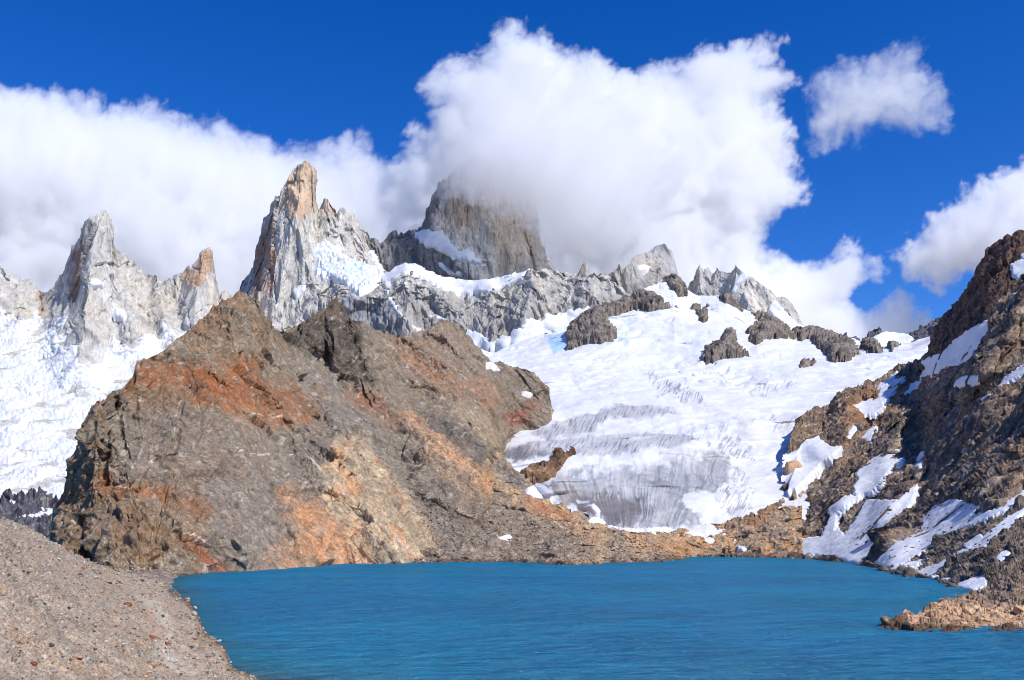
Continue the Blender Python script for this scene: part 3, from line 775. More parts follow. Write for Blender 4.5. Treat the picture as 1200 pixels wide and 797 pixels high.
# ------------------------------------------------------------------ the brown hill on the left and its long back ridge
GREY, BROWN, RUST, RED, ORANGE, CREAM, DKG, SCREE = lin((140,129,115)), lin((138,116,96)), lin((150,104,74)), lin((140,88,64)), lin((208,156,112)), lin((206,188,162)), lin((92,88,86)), lin((138,129,119))
shore = [(30,676),(110,674),(160,674),(208,672),(265,670),(340,667),(400,662),(501,659),(565,657.5),(600,657)]
crest_h = [(44,668),(60,632),(62,600),(66,582),(71,572),(76,560),(85,537),(94,513),(97,501),(105,483),(112,471),(130,462),(147,453),(156,437),(160,424),(175,418),(191,412),(203,400),(221,388),(233,374),
           (251,361),(263,352),(273,346),(281,340),(288,341),(296,347),(305,356),(314,368),(326,380),(338,389),(341,385),(349,382),(356,377),(364,374),(371,368),(380,364),(388,353),(394,350),(402,358),(407,371),
           (416,375),(430,377),(440,385),(452,386),(463,394),(468,390),(480,393),(496,388),(506,380),(518,376),(534,380),(540,385),(546,394),(562,411),(578,424),(597,427),(615,433),(628,443),(639,454),(643,462),(650,500)]
def yh(x): return float(np.interp(x, [44, 76, 97, 130, 160, 221, 285, 338, 394, 440, 518, 562, 641, 650], [775, 800, 825, 880, 960, 1120, 1250, 1350, 1500, 1560, 1750, 1820, 1880, 1890]))
def sh(x): return float(np.interp(x, [s[0] for s in shore], [s[1] for s in shore]))
def row_h(v, bulge):
    out = []
    for x in list(range(44, 650, 12)) + [650]:
        b = sh(x); c = float(np.interp(x, [q[0] for q in crest_h], [q[1] for q in crest_h]))
        Yb = yw(min(b, 676.0)); Yt = yh(x)
        if x > 570:                       # the end of the ridge sinks behind the glacier
            k = min(1.0, (x - 570) / 30.0); k = k * k * (3 - 2 * k)
            b = b + (512 - b) * k; Yb = Yb + (1790 - Yb) * k
        out.append((x, b + (c - b) * v, Yb + (Yt - Yb) * (v ** bulge)))
    return out
under = []
for x in list(range(44, 650, 12)) + [650]:
    b = sh(x); Yb = yw(min(b, 676.0)) - 25
    k = min(1.0, max(0.0, (x - 570) / 30.0)); k = k * k * (3 - 2 * k)
    pu = float(py_of(np.array(Yb), -9.0))
    under.append((x, pu + (525 - pu) * k, Yb + (1770 - Yb) * k))
cr = [(x, y, yh(x)) for x, y in crest_h]
hill = Land([under, row_h(0.0, 1), row_h(0.15, 1.25), row_h(0.3, 1.25), row_h(0.5, 1.15), row_h(0.7, 1.05), row_h(0.85, 1.0), cr], 44, 650, 0.8, 560, soft=7, jag=(1.6, 6), seed=31, power=[0, .03, .17, .32, .51, .71, .86, 1])
hill.rib([(281, 340), (262, 400), (225, 470), (205, 540), (215, 620)], 60, 110, 150)
hill.rib([(388, 353), (400, 400), (420, 440)], 60, 40, 24)
hill.rib([(360, 376), (372, 405)], 30, 18, 16)
hill.rib([(400, 520), (425, 512), (455, 560), (500, 640)], -16, 20, 6)
hill.rib([(392, 515), (410, 560), (450, 640)], 44, 60, 50)
hill.rib([(470, 482), (510, 510), (560, 545), (600, 600)], 40, 30, 40)
hill.rib([(518, 376), (560, 440), (600, 490)], 50, 60, 70)
hill.rib([(440, 388), (480, 440), (520, 480), (560, 510)], -22, 40, 30)
hill.rib([(345, 392), (400, 460), (450, 530), (510, 610)], -26, 36, 36)
hill.rib([(145, 455), (140, 490), (146, 520), (152, 560)], 34, 14, 50)
hill.rib([(118, 470), (112, 520), (108, 570)], 26, 12, 26)
hill.rib([(92, 610), (100, 640), (104, 658)], -34, 7, 9)
hill.rib([(136, 470), (139, 500), (147, 530)], -26, 7, 7)
hill.rib([(123, 520), (120, 560)], -20, 4, 6)
hill.push(-16 * ridged(hill.P0, 150, 3, 0.5, 3) - 10 * ridged(hill.P0, 110, 3, 0.5, 6, stretch((0.62, -0.62, -0.5), 3.5)) * sm(hill.PX, 250, 330))
hill.rib([(394, 350), (412, 400), (432, 450)], -30, 8, 22)
hill.rib([(345, 388), (350, 430), (385, 480), (420, 520)], 14, 30, 60)
hill.rib([(285, 341), (310, 380), (350, 440), (395, 505)], 24, 70, 60)
hill.depth_map()
DOWN = stretch((0.62, -0.62, -0.5), 6.0)      # the fall line of the long scree slopes
DOWN2 = stretch((-0.5, -0.5, -0.6), 3.0)
P_rust1 = [(160,424),(185,422),(209,421),(251,422),(299,425),(311,446),(356,449),(380,461),(380,483),(353,489),(326,492),(305,483),(269,477),(236,468),(209,455),(191,452),(160,449),(148,455),(130,462),(109,477),(104,478),(130,456),(148,447)]
P_rust2 = [(123,552),(140,563),(187,575),(227,583),(247,600),(240,612),(225,600),(187,590),(150,585),(120,578),(68,590),(70,570),(110,565)]
P_red = [(213,618),(240,628),(260,645),(276,667),(262,668),(253,655),(233,643),(213,632)]
P_or1 = [(333,587),(360,580),(390,593),(423,620),(440,662),(312,668),(340,640),(345,615)]
P_cr1 = [(393,512),(424,509),(443,534),(465,559),(490,590),(501,597),(512,630),(524,660),(420,662),(402,620),(386,590),(378,550)]
P_or2 = [(462,487),(481,477),(506,490),(521,509),(556,521),(581,550),(612,590),(604,612),(561,592),(524,575),(506,550),(487,524)]
P_crag = [(336,392),(349,378),(364,370),(380,360),(390,346),(408,362),(420,385),(432,430),(436,450),(415,448),(386,424),(358,412)]
P_red2 = [(587,487),(606,480),(622,472),(630,480),(626,488),(600,500)]
P_rust3 = [(415,455),(440,462),(470,492),(462,500),(430,480),(405,465)]
P_rust4 = [(452,400),(475,398),(520,430),(545,440),(590,465),(570,470),(520,455),(480,430)]
P_grey1 = [(120,480),(200,470),(260,490),(330,500),(380,520),(384,560),(340,590),(345,650),(300,664),(260,640),(235,600),(190,570),(150,560),(120,545)]
def hill_paint(P, px, py, off, n):
    q = np.stack([px, py, px * 0], -1)
    w1 = fbm(q, 22, 5, 0.6, 2); w2 = fbm(q, 8, 4, 0.6, 5)
    st = fbm(P, 26, 5, 0.62, 7, DOWN)
    bl = fbm(P, 40, 5, 0.6, 9)
    c = mix(flat(P, BROWN), GREY, sm(bl + st * 0.4, -0.3, 0.4))
    c = mix(c, SCREE, 0.8 * sm(px + 0.3 * py - 470 + 30 * st, -40, 60))
    def R(poly, colr, amt, rag, soft):
        nonlocal c
        d = sdf(px, py, poly) + rag * (0.8 * w1 + 0.7 * w2)
        c = mix(c, colr, amt * sm(d, -soft * 1.8, soft * 1.8) * (0.62 + 0.38 * sm(st * 0.8 + w2 * 0.7, -0.45, 0.3)))
    R(P_grey1, lin((138, 131, 124)), 0.8, 14, 8)
    R(P_rust1, RUST, 0.85, 12, 7)
    R([(195,440),(240,430),(300,445),(305,480),(240,465)], lin((152,96,62)), 0.6, 14, 8)
    R(P_rust2, RUST, 0.8, 8, 5)
    R(P_red, RED, 0.9, 6, 3)
    R([(250,470),(300,480),(350,488),(372,470),(380,470),(372,490),(330,500),(290,500)], lin((176,128,92)), 0.6, 10, 6)
    R([(90,652),(215,655),(215,680),(90,690)], lin((172,158,142)), 0.8, 5, 5)
    R([(198,590),(225,612),(210,640),(170,650),(120,668),(110,660),(160,640)], lin((150,130,108)), 0.6, 10, 6)
    R(P_or1, lin((202, 152, 112)), 0.8, 16, 8)
    R(P_cr1, CREAM, 0.8, 12, 5); 
    d = sdf(px, py, P_cr1)
    c = mix(c, lin((208, 160, 122)), 0.65 * sm(d, -4, 4) * sm(w1 + 0.6 * st, -0.05, 0.6))
    R(P_or2, lin((214, 176, 138)), 0.8, 14, 5)
    d = sdf(px, py, P_or2)
    c = mix(c, lin((206, 152, 114)), 0.6 * sm(d, -4, 4) * sm(w2 + 0.5 * w1, 0.0, 0.6))
    # grey scree chutes that run down between the ribs, and a darker band of bare rock
    R([(338,392),(356,396),(384,430),(430,480),(470,540),(512,590),(560,656),(526,657),(498,620),(474,572),(440,540),(418,505),(392,505),(360,470),(345,430)], lin((134,129,122)), 0.9, 5, 5)
    R([(432,452),(452,470),(500,520),(545,560),(590,600),(604,618),(560,600),(520,582),(486,548),(460,512),(440,486)], lin((124,120,115)), 0.8, 5, 4)
    R([(440,390),(462,396),(520,450),(570,500),(600,540),(570,530),(520,485),(470,440)], lin((140,128,114)), 0.6, 6, 6)
    R([(392,500),(412,505),(430,540),(470,590),(500,625),(470,610),(430,570)], lin((92,88,86)), 0.35, 8, 5)
    R([(478,472),(520,484),(560,515),(584,545),(560,545),(520,512),(490,492)], lin((88,86,86)), 0.75, 7, 4)
    R([(560,395),(600,425),(640,450),(640,470),(600,455),(570,430)], lin((128,118,106)), 0.6, 6, 4)
    R(P_crag, lin((84, 79, 74)), 0.95, 8, 4)
    R(P_red2, lin((150, 96, 78)), 0.8, 5, 3)
    R(P_rust3, lin((156, 112, 86)), 0.8, 8, 6); R(P_rust4, lin((164, 122, 98)), 0.7, 14, 8)
    R([(500,385),(540,385),(560,410),(520,420),(480,405)], lin((152,132,116)), 0.6, 12, 8)
    R([(560,480),(600,505),(590,530),(560,510),(530,480)], lin((176,160,138)), 0.6, 8, 6)
    R([(480,470),(530,490),(560,520),(580,540),(560,540),(520,505),(490,490)], lin((104,102,100)), 0.75, 8, 6)
    # pale quartz veins and light blocks
    for ln, wdt in (([(198,612),(215,614),(240,628),(262,638)],1.1),([(108,662),(125,648),(134,640)],1.3),([(160,660),(168,655),(178,660)],1.0),([(130,565),(148,570)],1.0),([(270,532),(318,530)],1.0),
                    ([(340,534),(360,538),(376,550)],0.9),([(290,488),(330,490)],1.0),([(146,530),(150,512)],2.0),([(178,545),(186,520)],2.4),([(160,545),(166,520),(170,510)],2.0)):
        dd, _ = linedist(px + 2 * w2, py + 2 * w1, ln)
        c = mix(c, lin((214, 204, 190)), 0.8 * (1 - sm(dd, wdt * 0.4, wdt * 1.3)) * sm(w2 + w1 + 0.4 * st, -0.35, 0.2))
    c = c * (1 + 0.16 * fbm(P, 10, 4, 0.65, 27, DOWN))[..., None]
    c = mix(c, lin((190, 182, 172)), 0.55 * sm(fbm(P, 9, 4, 0.65, 15, DOWN2), 0.42, 0.8))
    c = mix(c, lin((92, 88, 84)), 0.35 * sm(fbm(P, 14, 4, 0.65, 21, DOWN), 0.25, 0.8))
    # joints: thin dark seams of lichen and wet grit
    c = mix(c, lin((84, 76, 66)), 0.8 * (1 - sm(P[..., 2] + 0.8 * w2, 0.3, 1.6)))      # wet band at the waterline
    return c * (1 + 0.12 * fbm(P, 7, 3, 0.6, 11))[..., None]
scree_m = lambda px, py: 0.35 + 0.65 * np.maximum(sm(sdf(px, py, P_crag), -6, 8), np.maximum(sm(sdf(px, py, P_cr1), -6, 8), np.maximum(sm(sdf(px, py, P_or2), -6, 8), sm(250 - px, -80, 80))))
def cracks(P, px, py):
    w = fbm(P, 40, 3, 0.5, 31)
    e = worley(P + w[..., None] * 14, 46, 9, stretch((0.15, 0, 1), 3.0))[1]
    e2 = worley(P + w[..., None] * 9, 22, 4, DOWN)[1]
    left = sm(250 - px, -40, 90)
    return -5.5 * (1 - sm(e, 0.0, 0.10)) * (0.25 + 0.75 * left) - 2.0 * (1 - sm(e2, 0.0, 0.12)) * sm(w, -0.2, 0.3)
hill.build('brown_hill', M_hill, hill_paint, [LS((1, 0.3, -0.2), 26, 6.5, 0.5, 3, mask=lambda px, py: sm(230 - px, -60, 50)), LS((0.9, 0.2, 0.25), 19, 10, 0.5, 5, mask=lambda px, py: sm(sdf(px, py, P_crag), -8, 6)),
     LS((0.5, 0, 0.62), 20, 2.6, 0.7, 7, mask=lambda px, py: sm(px, 280, 360)), LS((0.2, 0.3, 1), 24, 3.2, 0.9, 11, mask=lambda px, py: sm(py, 480, 560) * sm(420 - px, -60, 60)),
     LS((0.7, 0.1, 0.6), 13, 3.0, 0.7, 13, mask=lambda px, py: np.maximum(sm(sdf(px, py, P_cr1), -8, 6), sm(sdf(px, py, P_or2), -8, 6))),
     LB(58, 6.0, 14, tilt=0.9), LS((0.9, 0.5, 0.15), 34, 3.0, 0.5, 21), LB(22, 3.0, 3, DOWN, tilt=0.6, mask=scree_m), LB(8, 1.5, 4, tilt=0.6, mask=scree_m), LF(7, 0.6, 4, 6), LR(34, 3.0, 3, 8, DOWN), cracks],
    'brown and rust streaked rocky hill rising from the left end of the lake', 'hill', back=(9, 70, 70))
for pl, lb in (([(570, 424), (578, 427), (586, 434), (580, 434), (572, 430)], 'small snow patch on the back ridge near the glacier'),
               ([(612, 459), (624, 462), (622, 466), (612, 464)], 'thin snow strip where the back ridge meets the glacier')):
    snow(hill, pl, lb, 6, rag=1.0, dive=6)

# ------------------------------------------------------------------ the low rock shelf between the lake and the glacier
shore2 = [(480,660),(501,659.5),(565,658.5),(600,659),(625,660),(662,662),(690,662),(707,661.5),(711,659.5),(735,660),(760,659),(786,657),(800,655.5),(807,653),(850,652.5),(905,654),(940,655)]
crest_sh = [(480,640),(520,590),(550,548),(570,532),(585,527),(597,541),(613,557),(622,566),(634,580),(644,587),(657,592),(676,598),(700,612),(726,620),(751,623),(782,621),(807,618),(826,616),(850,613),(873,607),(900,598),(940,590)]
ysh = lambda x: float(np.interp(x, [480, 550, 585, 613, 644, 676, 700, 751, 850, 900, 940], [1120, 1330, 1500, 1420, 1330, 1290, 1262, 1245, 1262, 1275, 1290]))
sx = sorted(set([s[0] for s in shore2]))
s2 = [(x, y, yw(y)) for x, y in shore2]
und2 = [(x, float(py_of(np.array(yw(y) - 25), -8.0)), yw(y) - 25) for x, y in shore2]
def mid_sh(v, b):
    o = []
    for x in range(480, 941, 10):
        y0 = float(np.interp(x, [s[0] for s in shore2], [s[1] for s in shore2])); y1 = float(np.interp(x, [s[0] for s in crest_sh], [s[1] for s in crest_sh]))
        Y0 = yw(y0); Y1 = ysh(x)
        o.append((x, y0 + (y1 - y0) * v, Y0 + (Y1 - Y0) * v ** b))
    return o
shelf = Land([und2, s2, mid_sh(.3, 1.1), mid_sh(.6, 1.05), [(x, y, ysh(x)) for x, y in crest_sh]], 480, 940, 0.7, 260, soft=4, jag=(1.2, 7), seed=41, power=[0, .05, .35, .65, 1])
shelf.push(-9 * ridged(shelf.P0, 60, 4, 0.5, 7) - 5 * fbm(shelf.P0, 24, 4, 0.5, 8))
shelf.rib([(640, 588), (690, 610), (760, 630), (800, 650)], 12, 14, 30)
shelf.rib([(585, 530), (600, 560), (640, 600), (660, 640)], 14, 14, 30)
shelf.depth_map()
def shelf_paint(P, px, py, off, n):
    q = np.stack([px, py, px * 0], -1)
    w1 = fbm(q, 24, 5, 0.6, 12); w2 = fbm(q, 7, 4, 0.6, 15)
    c = mix(flat(P, lin((168, 150, 132))), lin((192, 164, 132)), sm(w1, -0.3, 0.4))
    c = mix(c, lin((198, 152, 116)), 0.7 * sm(w1 + 0.5 * w2 + 0.3 * sm(px, 700, 860), 0.2, 0.7))
    d = sdf(px, py, [(480, 600), (560, 545), (600, 590), (660, 620), (700, 650), (640, 662), (480, 664)]) + 14 * w1 + 8 * w2
    c = mix(c, lin((140, 132, 123)), 0.8 * sm(d, -8, 10))
    d = sdf(px, py, [(613, 583), (640, 588), (672, 606), (668, 612), (640, 606), (618, 596)]) + 5 * w2
    c = mix(c, lin((184, 136, 104)), 0.8 * sm(d, -3, 4))
    d = sdf(px, py, [(575, 545), (590, 535), (612, 562), (620, 575), (600, 570)]) + 4 * w2
    c = mix(c, lin((126, 122, 117)), 0.9 * sm(d, -4, 5))
    c = mix(c, lin((96, 86, 78)), 0.55 * sm(fbm(P, 6, 4, 0.65, 3), 0.35, 0.8))
    c = mix(c, lin((222, 208, 186)), 0.5 * sm(fbm(P, 7, 4, 0.65, 5), 0.35, 0.8))
    c = mix(c, lin((96, 86, 74)), 0.8 * (1 - sm(P[..., 2] + 0.8 * w2, 0.3, 1.8)))
    return c
shelf.build('rock_shelf', M_rock, shelf_paint, [LR(34, 3.5, 4, 4), LB(14, 2.6, 3, stretch((1, 0, 0.25), 2.5), tilt=0.6), LB(5, 0.8, 4, tilt=0.6)],
    'low orange and grey rock shelf between the lake and the glacier snout', 'rock shelf', back=(6, 30, 14))
C6 = lambda p: cv(550, 430, 3.187, p)
snow(shelf, C6([(210,455),(250,440),(275,450),(300,475),(280,488),(240,485),(215,475)]), 'snow patch in the notch left of the grey glacier snout', 3, rag=1.2, dive=3)
snow(shelf, C6([(395,500),(415,510),(440,505),(435,520),(460,515),(485,540),(480,570),(505,580),(480,585),(450,570),(470,550),(440,530),(410,530)]), 'crooked little snow patch against the dirty glacier snout', 2.5, rag=1.0, dive=3)
snow(shelf, C6([(520,592),(570,605),(640,607),(700,604),(756,602),(700,612),(620,616),(560,610)]), 'thin snow rim along the foot of the glacier snout', 2.5, rag=0.9, dive=3)
snow(shelf, C6([(105,640),(150,628),(155,634),(125,645)]), 'small white snow patch on the grey rubble above the shore', 2, rag=0.5, dive=2)
snow(shelf, [(864, 640), (873, 641), (871, 646), (865, 646)], 'small snow patch on the rock shelf near its right end', 2.5, rag=0.5, dive=2)

# ------------------------------------------------------------------ the right mountainside
C7 = lambda p: cv(850, 450, 2.571, p)
shore3 = [(850,652.5),(928,654),(960,656),(998,660),(1021,663),(1044,672),(1083,677),(1114,686),(1134,694),(1165,706),(1260,720)]
crest_r = [(850,612),(873,606),(900,595),(915,588),(921,560),(923,535),(926,510),(930,498),(936,488),(945,483),(956,476),(969,474),(981,462),(1005,453),(1030,441),(1051,429),(1069,423),(1078,417),(1087,408),(1093,387),(1105,371),
           (1117,356),(1132,331),(1141,317),(1150,305),(1158,291),(1167,289),(1171,283),(1182,278),(1192,273),(1200,271),(1215,262),(1240,240),(1260,236)]
yr = lambda x: float(np.interp(x, [850, 900, 915, 921, 926, 936, 981, 1051, 1078, 1093, 1132, 1158, 1200, 1260], [1258, 1308, 1335, 1440, 1600, 1700, 1770, 1830, 1820, 1790, 1710, 1650, 1590, 1540]))
def ip(pts, x): return float(np.interp(x, [p[0] for p in pts], [p[1] for p in pts]))
def row_r(v, b):
    o = []
    for x in range(850, 1261, 10):
        y0, y1 = ip(shore3, x), ip(crest_r, x)
        Y0, Y1 = yw(y0), yr(x)
        o.append((x, y0 + (y1 - y0) * v, Y0 + (Y1 - Y0) * v ** b))
    return o
und3 = [(x, float(py_of(np.array(yw(y) - 20), -8.0)), yw(y) - 20) for x, y in shore3]
right = Land([und3, [(x, y, yw(y)) for x, y in shore3], row_r(.2, 1.0), row_r(.4, 1.05), row_r(.6, 1.05), row_r(.8, 1.0), [(x, y, yr(x)) for x, y in crest_r]], 850, 1400, 0.75, 560, soft=5, jag=(2.4, 6), seed=51,
             power=[0, .03, .22, .41, .61, .8, 1])
right.rib([(1200, 272), (1150, 345), (1115, 395), (1090, 420)], 30, 24, 50)
right.rib([(930, 488), (945, 520), (960, 528)], 36, 10, 26)
right.rib([(985, 462), (1000, 490), (975, 530)], 34, 18, 26)
right.rib([(1060, 500), (1030, 545), (1000, 570), (985, 590)], 30, 14, 30)
right.rib([(1075, 560), (1045, 590), (1020, 620)], 26, 10, 24)
right.rib([(1120, 600), (1075, 630), (1045, 655)], 12, 8, 30)
right.push(-11 * ridged(right.P0, 120, 4, 0.5, 3))
right.depth_map()
SLD = stretch((-0.72, -0.35, -0.6), 4.5)
R_DK, R_BR, R_OR, R_LT, R_GY = lin((98, 86, 78)), lin((132, 114, 98)), lin((176, 146, 118)), lin((206, 190, 170)), lin((128, 121, 114))
def right_paint(P, px, py, off, n):
    q = np.stack([px, py, px * 0], -1)
    st = fbm(P, 20, 5, 0.62, 7, SLD); bl = fbm(P, 45, 5, 0.6, 9); w = fbm(q, 10, 4, 0.6, 3)
    c = mix(flat(P, R_BR), R_DK, sm(bl, -0.3, 0.4))
    c = mix(c, R_GY, 0.6 * sm(st, -0.1, 0.6))
    c = mix(c, R_OR, 0.5 * sm(fbm(P, 24, 5, 0.6, 13, SLD), 0.15, 0.7))
    c = mix(c, R_LT, 0.6 * sm(fbm(P, 9, 4, 0.65, 15, SLD), 0.3, 0.75))
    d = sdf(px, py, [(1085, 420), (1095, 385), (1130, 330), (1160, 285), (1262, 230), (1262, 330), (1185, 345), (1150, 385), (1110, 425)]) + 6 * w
    c = mix(c, mix(flat(P, lin((104, 80, 70))), lin((70, 57, 53)), sm(st, -0.2, 0.4)), 0.85 * sm(d, -4, 5))  # shade on the upper ridge, painted as darker maroon rock
    d = sdf(px, py, [(1030, 690), (1050, 650), (1110, 620), (1262, 560), (1262, 760), (1030, 760)]) + 10 * w
    c = mix(c, lin((124, 114, 104)), 0.75 * sm(d, -6, 8))
    d = sdf(px, py, [(990, 470), (1040, 445), (1080, 425), (1100, 430), (1060, 470), (1020, 500), (985, 500)]) + 8 * w
    c = mix(c, lin((160, 118, 84)), 0.55 * sm(d, -6, 8))
    d = sdf(px, py, [(850, 612), (905, 594), (935, 600), (930, 640), (850, 652)]) + 8 * w
    c = mix(c, lin((158, 124, 94)), 0.7 * sm(d, -6, 8))
    return c * (1 + 0.14 * fbm(P, 6, 3, 0.6, 11))[..., None]
rough_r = [LS((0.6, 0.1, -0.72), 30, 8, 0.5, 3, octs=3), LS((0.7, 0.6, 0.4), 44, 5, 0.6, 8), LB(20, 3.5, 3, SLD, tilt=0.7), LB(8, 1.6, 4, tilt=0.7), LB(4, 0.9, 7, tilt=0.6)]
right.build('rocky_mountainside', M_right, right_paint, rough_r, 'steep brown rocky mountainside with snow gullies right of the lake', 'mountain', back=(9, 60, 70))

# the nearer rib that hides the gully, and the broken slope below it down to the shore
crest_q = [(975,590),(985,575),(1000,555),(1012,540),(1030,512),(1054,486),(1068,472),(1081,459),(1095,449),(1111,438),(1129,424),(1140,416),(1147,408),(1149,398),(1154,388),(1165,371),(1174,358),(1183,347),(1192,335),(1200,323),(1230,300),(1262,285)]
bot_q = [(975, 612), (1010, 600), (1050, 590), (1090, 600), (1140, 590), (1200, 570), (1262, 560)]
def yq(x):
    # sits in front of the mountainside, touching it at the left end
    y = ip(crest_q, x)
    return float(right.depth(np.array(float(x)), np.array(y), 4)) - float(np.interp(x, [975, 1000, 1060, 1100, 1150, 1262], [-6, -2, 8, 20, 45, 75]))
def row_q(v):
    o = []
    for x in range(975, 1262, 8):
        y0, y1 = ip(bot_q, x), ip(crest_q, x)
        y = y0 + (y1 - y0) * v
        Yb = float(right.depth(np.array(float(x)), np.array(y0), 6))
        Y1 = yq(x); Y0 = Yb + 34
        o.append((x, y, Y0 + (Y1 - Y0) * v ** 1.05))
    return o
rib = Land([row_q(0), row_q(.3), row_q(.6), [(x, y, yq(x)) for x, y in crest_q]], 975, 1400, 0.7, 330, soft=4, jag=(2.2, 6), seed=61, power=[0, .3, .6, 1])
rib.rib([(1210, 330), (1178, 400), (1150, 436), (1090, 470), (1060, 492)], 60, 20, 40)
_d, _s = linedist(rib.PX, rib.PY, [(1262, 420), (1222, 480), (1185, 540), (1150, 592)])
_v = np.linspace(0, 1, rib.nv)[:, None]
rib.push(-130 * np.clip(1 - _d / np.where(_s > 0, 150, 26), 0, 1) ** 0.8 * sm(_v, 0.0, 0.45) + 30 * (1 - sm(_v, 0, 0.2)))
rib.push(-14 * ridged(rib.P0, 90, 4, 0.5, 9))
rib.depth_map()
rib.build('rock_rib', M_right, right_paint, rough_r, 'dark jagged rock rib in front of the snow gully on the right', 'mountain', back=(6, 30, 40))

snow(right, [(925,584),(925,560),(927,532),(940,524),(960,515),(963,520),(975,528),(990,527),(982,538),(967,547),(951,565),(938,577)], 'snow tongue lapping round the brown bluff at the right edge of the glacier', 10, rag=1.6, dive=10, base_soft=8)
PR = dict(grow=2.6, rag=1.9, ragscale=4.5, dive=3, base_soft=5, hcap=1.2, dirt=0.22, layers=[LF(16, 0.9, 4, 2)])
snow(right, C7([(165,455),(190,440),(230,468),(290,462),(320,400),(312,380),(360,340),(405,338),(350,375),(330,400),(330,440),(362,458),(400,400),(430,352),(520,352),(578,305),(560,350),(540,380),(490,430),(440,462),(450,500),(410,540),(380,538),(340,522),(210,512),(165,480)]),
     'large snow slope running down into the lake at the right', 8, **PR)
snow(right, C7([(398,268),(440,228),(480,210),(530,193),(520,230),(490,260),(465,300),(440,325),(395,335),(388,310),(405,290)]), 'snow patch above the large snow slope', 7, **PR)
snow(right, C7([(450,540),(520,480),(560,460),(590,450),(600,400),(640,365),(690,348),(770,370),(745,400),(830,375),(900,325),(920,330),(900,350),(840,388),(770,415),(700,445),(640,470),(600,510),(520,550),(480,552)]), 'wide snow slope right of the broken rocks with an arm up to the right', 8, **PR)
snow(right, C7([(556,572),(640,545),(700,510),(760,480),(800,440),(870,392),(920,370),(880,400),(860,430),(820,455),(790,490),(700,520),(620,580)]), 'long thin snow ramp slanting above the right shore', 0.6, **dict(PR, dive=1.5, rag=1.4))
snow(right, C7([(495,560),(540,540),(600,530),(560,550),(520,568)]), 'little snow wedge left of the long snow ramp', 0.6, **dict(PR, dive=1.5, rag=1.2))
snow(right, C7([(700,610),(740,590),(780,580),(785,605),(750,625)]), 'rounded snow patch just behind the rocky spit', 0.5, **dict(PR, dive=1.5, rag=1.2))
snow(right, C7([(648,590),(685,584),(680,598)]), 'tiny snow patch at the right shoreline', 0.5, **dict(PR, dive=2, rag=0.5))
snow(rib, C7([(693,315),(715,285),(742,273),(740,300),(715,328)]), 'lone snow patch in the shaded rock face', 8, **PR)
snow(right, C5([(330,715),(380,700),(430,690),(440,650),(490,620),(522,607),(500,650),(460,690),(440,700),(445,720),(410,750),(370,745)]), 'branching snow patch high on the sunny brown slope', 7, **PR)
snow(right, C5([(425,645),(470,615),(500,588),(490,615),(450,640)]), 'small snow streak above the branching patch', 5, **PR)
snow(right, C5([(600,545),(680,510),(740,450),(780,425),(862,382),(870,395),(850,440),(820,490),(790,530),(750,560),(700,560),(640,590),(595,608),(620,565)]), 'steep snow gully between the brown ridge and the dark rib', 8, **PR)
snow(right, C5([(535,668),(560,635),(600,620),(580,650)]), 'small snow patch below the steep gully', 5, **PR)
snow(rib, C5([(728,630),(760,605),(827,597),(820,622),(740,637)]), 'flat snow patch at the foot of the dark rib', 7, **PR)
snow(rib, C5([(830,690),(880,670),(920,610),(996,555),(1010,570),(996,590),(940,622),(900,662),(870,702),(840,705)]), 'slanting snow strip at the right edge below the dark rib', 7, **PR)
snow(right, C5([(950,170),(975,152),(1010,150),(1010,205),(970,212),(955,195)]), 'square snow patch near the summit at the right edge', 7, **PR)
snow(right, C5([(983,132),(1000,118),(1012,120),(1000,146)]), 'tiny snow patch just under the right summit', 6, **PR)
for pl, lb in (([(1051,548),(1055,534),(1061,532),(1057,549)], 'thin snow lick on the slabs above the snow patch'), ([(1016,516),(1021,500),(1025,501),(1020,517)], 'upright snow sliver on the sunny brown slope'),
               ([(1104,455),(1112,446),(1122,443),(1110,456)], 'thin snow line along the upper edge of the dark rib'), ([(992,512),(1000,500),(1004,502),(996,516)], 'snow wisp right of the bluff'),
               ([(1072,545),(1080,530),(1084,532),(1077,547)], 'narrow snow wisp in the middle of the slope'), ([(1130,640),(1150,628),(1152,631),(1134,644)], 'slender snow streak low on the right scree'),
               ([(1168,655),(1180,646),(1184,649),(1172,659)], 'short snow streak above the rocky spit')):
    snow(right, pl, lb, 3, **dict(PR, rag=0.8, dive=2))
for pl, lb in ((C7([(140,490),(165,475),(170,490),(155,500)]), 'snow scrap beside the large snow slope at the waterline'), (C7([(15,488),(55,490),(50,508),(25,508)]), 'snow scrap on the orange shelf by the far shore'),
               (C7([(412,165),(440,130),(445,140),(430,160)]), 'narrow snow streak right of the brown bluff')):
    snow(right, pl, lb, 4, **dict(PR, rag=0.6, dive=3))
